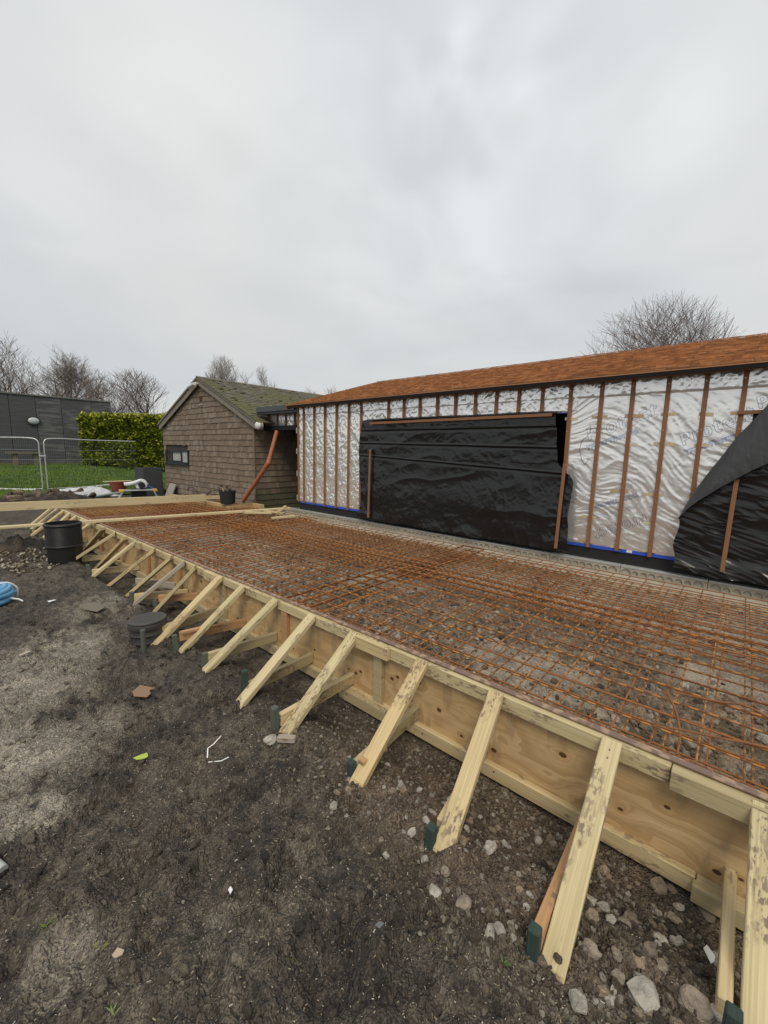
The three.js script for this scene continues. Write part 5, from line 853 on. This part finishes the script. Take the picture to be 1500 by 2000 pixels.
// stones by the formwork and pale rubble by the riser
{
  const r = rngOf(760), geos = [11, 12, 13, 14, 15, 16].map((s) => stoneGeo(s, s % 3 ? 1 : 2, s % 3 ? 0.48 : 0.36));
  const cols = [[0.36, 0.31, 0.25], [0.44, 0.42, 0.38], [0.24, 0.2, 0.155], [0.55, 0.52, 0.47], [0.37, 0.3, 0.22]].map((c) => mat({ map: stoneMap, color: lin(...c), bumpMap: noiseBump, bumpScale: 0.008, roughness: 0.88 }));
  const lit = ['brown', 'grey', 'dark brown', 'pale grey', 'tan'];
  const put = (x, z, s, label, group, g = pick(geos), ci = Math.floor(r() * 5), flat = 1) => { const m = new THREE.Mesh(g, cols[ci]); m.scale.set(s * (0.8 + 0.5 * r()), s * 0.75 * flat, s); m.rotation.set(r() * 0.8 - 0.4, r() * 6.28, r() * 0.8 - 0.4); m.position.set(x, groundY(x, z) + s * 0.18, z); tag(m, 'stone', label || `${lit[ci]} stone in the gravel strip at the formwork foot`, 'stone', group || `${lit[ci]} stones at the formwork foot`); scene.add(m); };
  const big = [[1255, 1955, 0.068, 'large pale grey broken stone among the gravel', 1], [955, 1667, 0.04, 'white angular stone beside the green peg', 3], [870, 1700, 0.026], [1285, 1732, 0.046], [1310, 1735, 0.03], [1045, 1830, 0.034], [1155, 1805, 0.03], [1150, 1880, 0.036], [1210, 1900, 0.032], [1265, 1880, 0.03], [1290, 1835, 0.028], [1360, 1970, 0.05], [1335, 2000, 0.045], [1380, 1780, 0.04], [1180, 1700, 0.028], [1150, 1770, 0.03], [1190, 1820, 0.028], [1075, 1640, 0.024], [1040, 1600, 0.022], [925, 1590, 0.022], [905, 1770, 0.035], [1130, 1960, 0.035], [1400, 1990, 0.04], [527, 1447, 0.045, 'pale buff stone at the tip of a muddy brace', 3], [1230, 1790, 0.03], [1370, 1690, 0.03], [985, 1545, 0.024], [1085, 1585, 0.022]];
  for (const [a, b, s, label, ci] of big) { const p = onY(a, b, -0.6), q = onY(a, b, groundY(p.x, p.z)); put(q.x, q.z, s, label, undefined, pick(geos), ci ?? Math.floor(r() * 5)); }
  for (let i = 0; i < 230; i++) { const x = mix(-1.9, 0.75, Math.pow(r(), 0.75)), z = mix(-2.32, -1.4, r()); put(x, z, 0.011 + 0.02 * Math.pow(r(), 2)); }
  const sets = [[], [], []];
  for (let i = 0; i < 14000; i++) { const x = mix(-4.2, 0.95, Math.pow(r(), 0.6)), z = mix(-2.38, -1.25, Math.pow(r(), 1.3)), keep = step(-3.2, -0.9, x) * 0.75 + 0.22; if (r() > keep || fbm(x * 3, z * 3, 761, 3) < 0.36) continue; const s = 0.003 + 0.011 * Math.pow(r(), 2.5); sets[i % 3].push([x, groundY(x, z) + s * 0.2, z, s * 1.2, s * 0.8, s, r() * 6, r() * 6, r() * 6]); }
  for (let i = 0; i < 900; i++) { const a = r() * 6.28, q = Math.sqrt(r()) * 1.0, c = onY(40, 1085, -0.5), x = c.x + Math.cos(a) * q * 1.5, z = c.z + Math.sin(a) * q * 0.7, s = 0.008 + 0.022 * Math.pow(r(), 2); sets[i % 3].push([x, groundY(x, z) + s * 0.3 + 0.02, z, s * 1.3, s * 0.8, s, r() * 6, r() * 6, r() * 6]); }
  for (let i = 0; i < 1500; i++) { const x = mix(0.5, -7, r()), z = mix(-1.6, 0.7, r()), s = 0.002 + 0.007 * Math.pow(r(), 5); sets[i % 3].push([x, groundY(x, z) + s * 0.3, z, s * 1.2, s * 0.8, s, r() * 6, r() * 6, r() * 6]); }
  sets.forEach((it, i) => { const m = scatter('gravel', geos[i], stoneMat, it, (q) => { const h = hash(Math.floor(q[0] * 555), Math.floor(q[2] * 555), 4), t = 0.75 + 0.5 * hash(Math.floor(q[0] * 333), Math.floor(q[2] * 888), 6), far = q[0] < -6 ? 1.3 : 1; return h > 0.6 ? lin(0.42 * t * far, 0.39 * t * far, 0.33 * t * far) : h > 0.3 ? lin(0.27 * t * far, 0.22 * t * far, 0.16 * t * far) : lin(0.15 * t, 0.115 * t, 0.08 * t); }); tag(m, 'gravel', ['angular', 'rounded', 'flaky'][i] + ' small gravel mixed into the soil outside the formwork', 'gravel', 'gravel', 'stuff'); scene.add(m); });
}
// litter and weeds
{
  const wm = mat({ color: lin(0.78, 0.78, 0.76), roughness: 0.4 });
  const gp = (a, b, h = 0.004) => { const p = onY(a, b, -0.52), q = onY(a, b, groundY(p.x, p.z)); q.y = groundY(q.x, q.z) + h; return q; };
  const strip = (pts, label) => { const t = thing('plastic_strip', label, 'litter'), g = []; for (let i = 0; i + 1 < pts.length; i++) g.push(beam(gp(...pts[i], 0.022), gp(...pts[i + 1], 0.022), 0.002, 0.008, V(0, 1, 0), 0.0005)); part(t, 'strip', merge(g), wm); settle(t); };
  strip([[432, 1443], [418, 1455], [406, 1467], [405, 1480]], 'bent white plastic strip lying on the dark soil'); strip([[407, 1494], [432, 1493], [447, 1485]], 'shorter white plastic strip below the bent one on the soil');
  const flat = (pts, name, label, cat, m, h = 0.006) => { const P = pts.map((p) => gp(...p, h + 0.02)), c = P.reduce((a, b) => a.add(b), V(0, 0, 0)).multiplyScalar(1 / pts.length), sh = new THREE.Shape(P.map((p) => new THREE.Vector2(p.x - c.x, -(p.z - c.z)))), g = new THREE.ExtrudeGeometry(sh, { depth: 0.004, bevelEnabled: false }).rotateX(-Math.PI / 2).rotateZ(0.03).translate(c.x, c.y, c.z), t = thing(name, label, cat); part(t, cat === 'leaf' ? 'blade' : 'piece', g, m); settle(t); };
  flat([[259, 1356], [274, 1343], [303, 1349], [292, 1354], [295, 1360], [287, 1368], [262, 1366]], 'cardboard_scrap', 'torn brown cardboard scrap on the soil', 'cardboard', mat({ color: lin(0.26, 0.165, 0.1), roughness: 0.9 }));
  flat([[260, 1483], [270, 1479], [288, 1480], [290, 1485], [283, 1491], [268, 1493]], 'green_leaf', 'yellow green leaf lying on the dark soil', 'leaf', mat({ color: lin(0.42, 0.5, 0.08), roughness: 0.6 }));
  flat([[1374, 1850], [1380, 1847], [1397, 1866], [1396, 1872], [1390, 1873]], 'white_shard', 'white shard of plastic lying in the gravel', 'litter', wm);
  flat([[93, 1179], [107, 1171], [110, 1172], [96, 1181]], 'white_shard', 'thin white shard on the soil beyond the blue hose', 'litter', wm);
  flat([[36, 1281], [52, 1274], [63, 1276], [58, 1283], [40, 1285]], 'flat_stone', 'flat pale stone lying on the dry soil', 'stone', mat({ color: lin(0.42, 0.38, 0.3), roughness: 0.9, bumpMap: noiseBump, bumpScale: 0.004 }), 0.012);
  flat([[157, 1192], [168, 1187], [197, 1186], [205, 1192], [190, 1200], [165, 1198]], 'flat_clod', 'flat grey slab of dried soil beside a small hole', 'clod', mat({ color: lin(0.17, 0.145, 0.115), roughness: 0.95, bumpMap: noiseBump, bumpScale: 0.004 }), 0.03);
  flat([[446, 1751], [451, 1744], [455, 1750], [450, 1757]], 'white_pebble', 'small white pebble on the dark soil', 'pebble', wm); flat([[220, 1882], [231, 1870], [244, 1872], [240, 1880], [226, 1884]], 'buff_stone', 'small buff stone on the soil near a grass tuft', 'stone', mat({ color: lin(0.45, 0.36, 0.26), roughness: 0.9 }), 0.01);
  flat([[732, 1815], [742, 1808], [750, 1818], [741, 1826]], 'grey_slate', 'small grey slate chip on the dark soil', 'stone', mat({ color: lin(0.14, 0.15, 0.15) }));
  const ep = gp(6, 1702), q = thing('pipe_end', 'pale grey plastic pipe end lying on the dry soil', 'pipe'), A = ep.clone().add(V(0, 0.022, 0)), B = gp(-70, 1660).add(V(0, 0.03, 0));
  part(q, 'tube', rod(A, B, 0.022, 16), mat({ color: lin(0.42, 0.43, 0.4), roughness: 0.4 })); settle(q);
  const weed = (a, b, n, h, label, col) => { const c = gp(a, b, 0), t = thing('grass_tuft', label, 'weed'), r = rngOf(a * 7 + b), m = mat({ color: lin(...col), roughness: 0.7 }); for (let i = 0; i < n; i++) { const az = r() * 6.28, l = h * (0.6 + 0.6 * r()), o = V(Math.cos(az) * l * 0.6, l * 0.75, Math.sin(az) * l * 0.6), s = c.clone().add(V(rr(-0.01, 0.01), -0.004, rr(-0.01, 0.01))), nn = V(-Math.sin(az), 0, Math.cos(az)); part(t, 'blade', sheet(2, 6, (u, v) => { const p = s.clone().addScaledVector(o, v).add(V(0, -0.35 * l * v * v, 0)).addScaledVector(nn, (u - 0.5) * 0.007 * (1.1 - v)); return [p.x, p.y + 0.004 * Math.abs(u - 0.5), p.z, u, v]; }), m); } settle(t); };
  weed(88, 1812, 7, 0.06, 'green grass tuft of a few bent blades on the soil', [0.15, 0.2, 0.04]); weed(198, 1844, 5, 0.05, 'thin yellowing grass tuft near the buff stone', [0.2, 0.22, 0.06]); weed(222, 1978, 5, 0.04, 'pale weed tuft by the front edge of the soil', [0.2, 0.24, 0.09]); weed(572, 1872, 9, 0.03, 'tiny olive weed tuft in the dark soil', [0.12, 0.13, 0.03]); weed(985, 1873, 7, 0.035, 'small green weed seedling near the gravel strip', [0.09, 0.17, 0.04]); weed(842, 1830, 7, 0.03, 'faint olive weed near a green peg', [0.13, 0.14, 0.04]);
}
// ---------------------------------------------------------------- shadows and the shot
scene.traverse((o) => { if (o.isMesh) { o.castShadow = true; o.receiveShadow = true; } });
scene.updateMatrixWorld(true);
renderer.render(scene, camera);
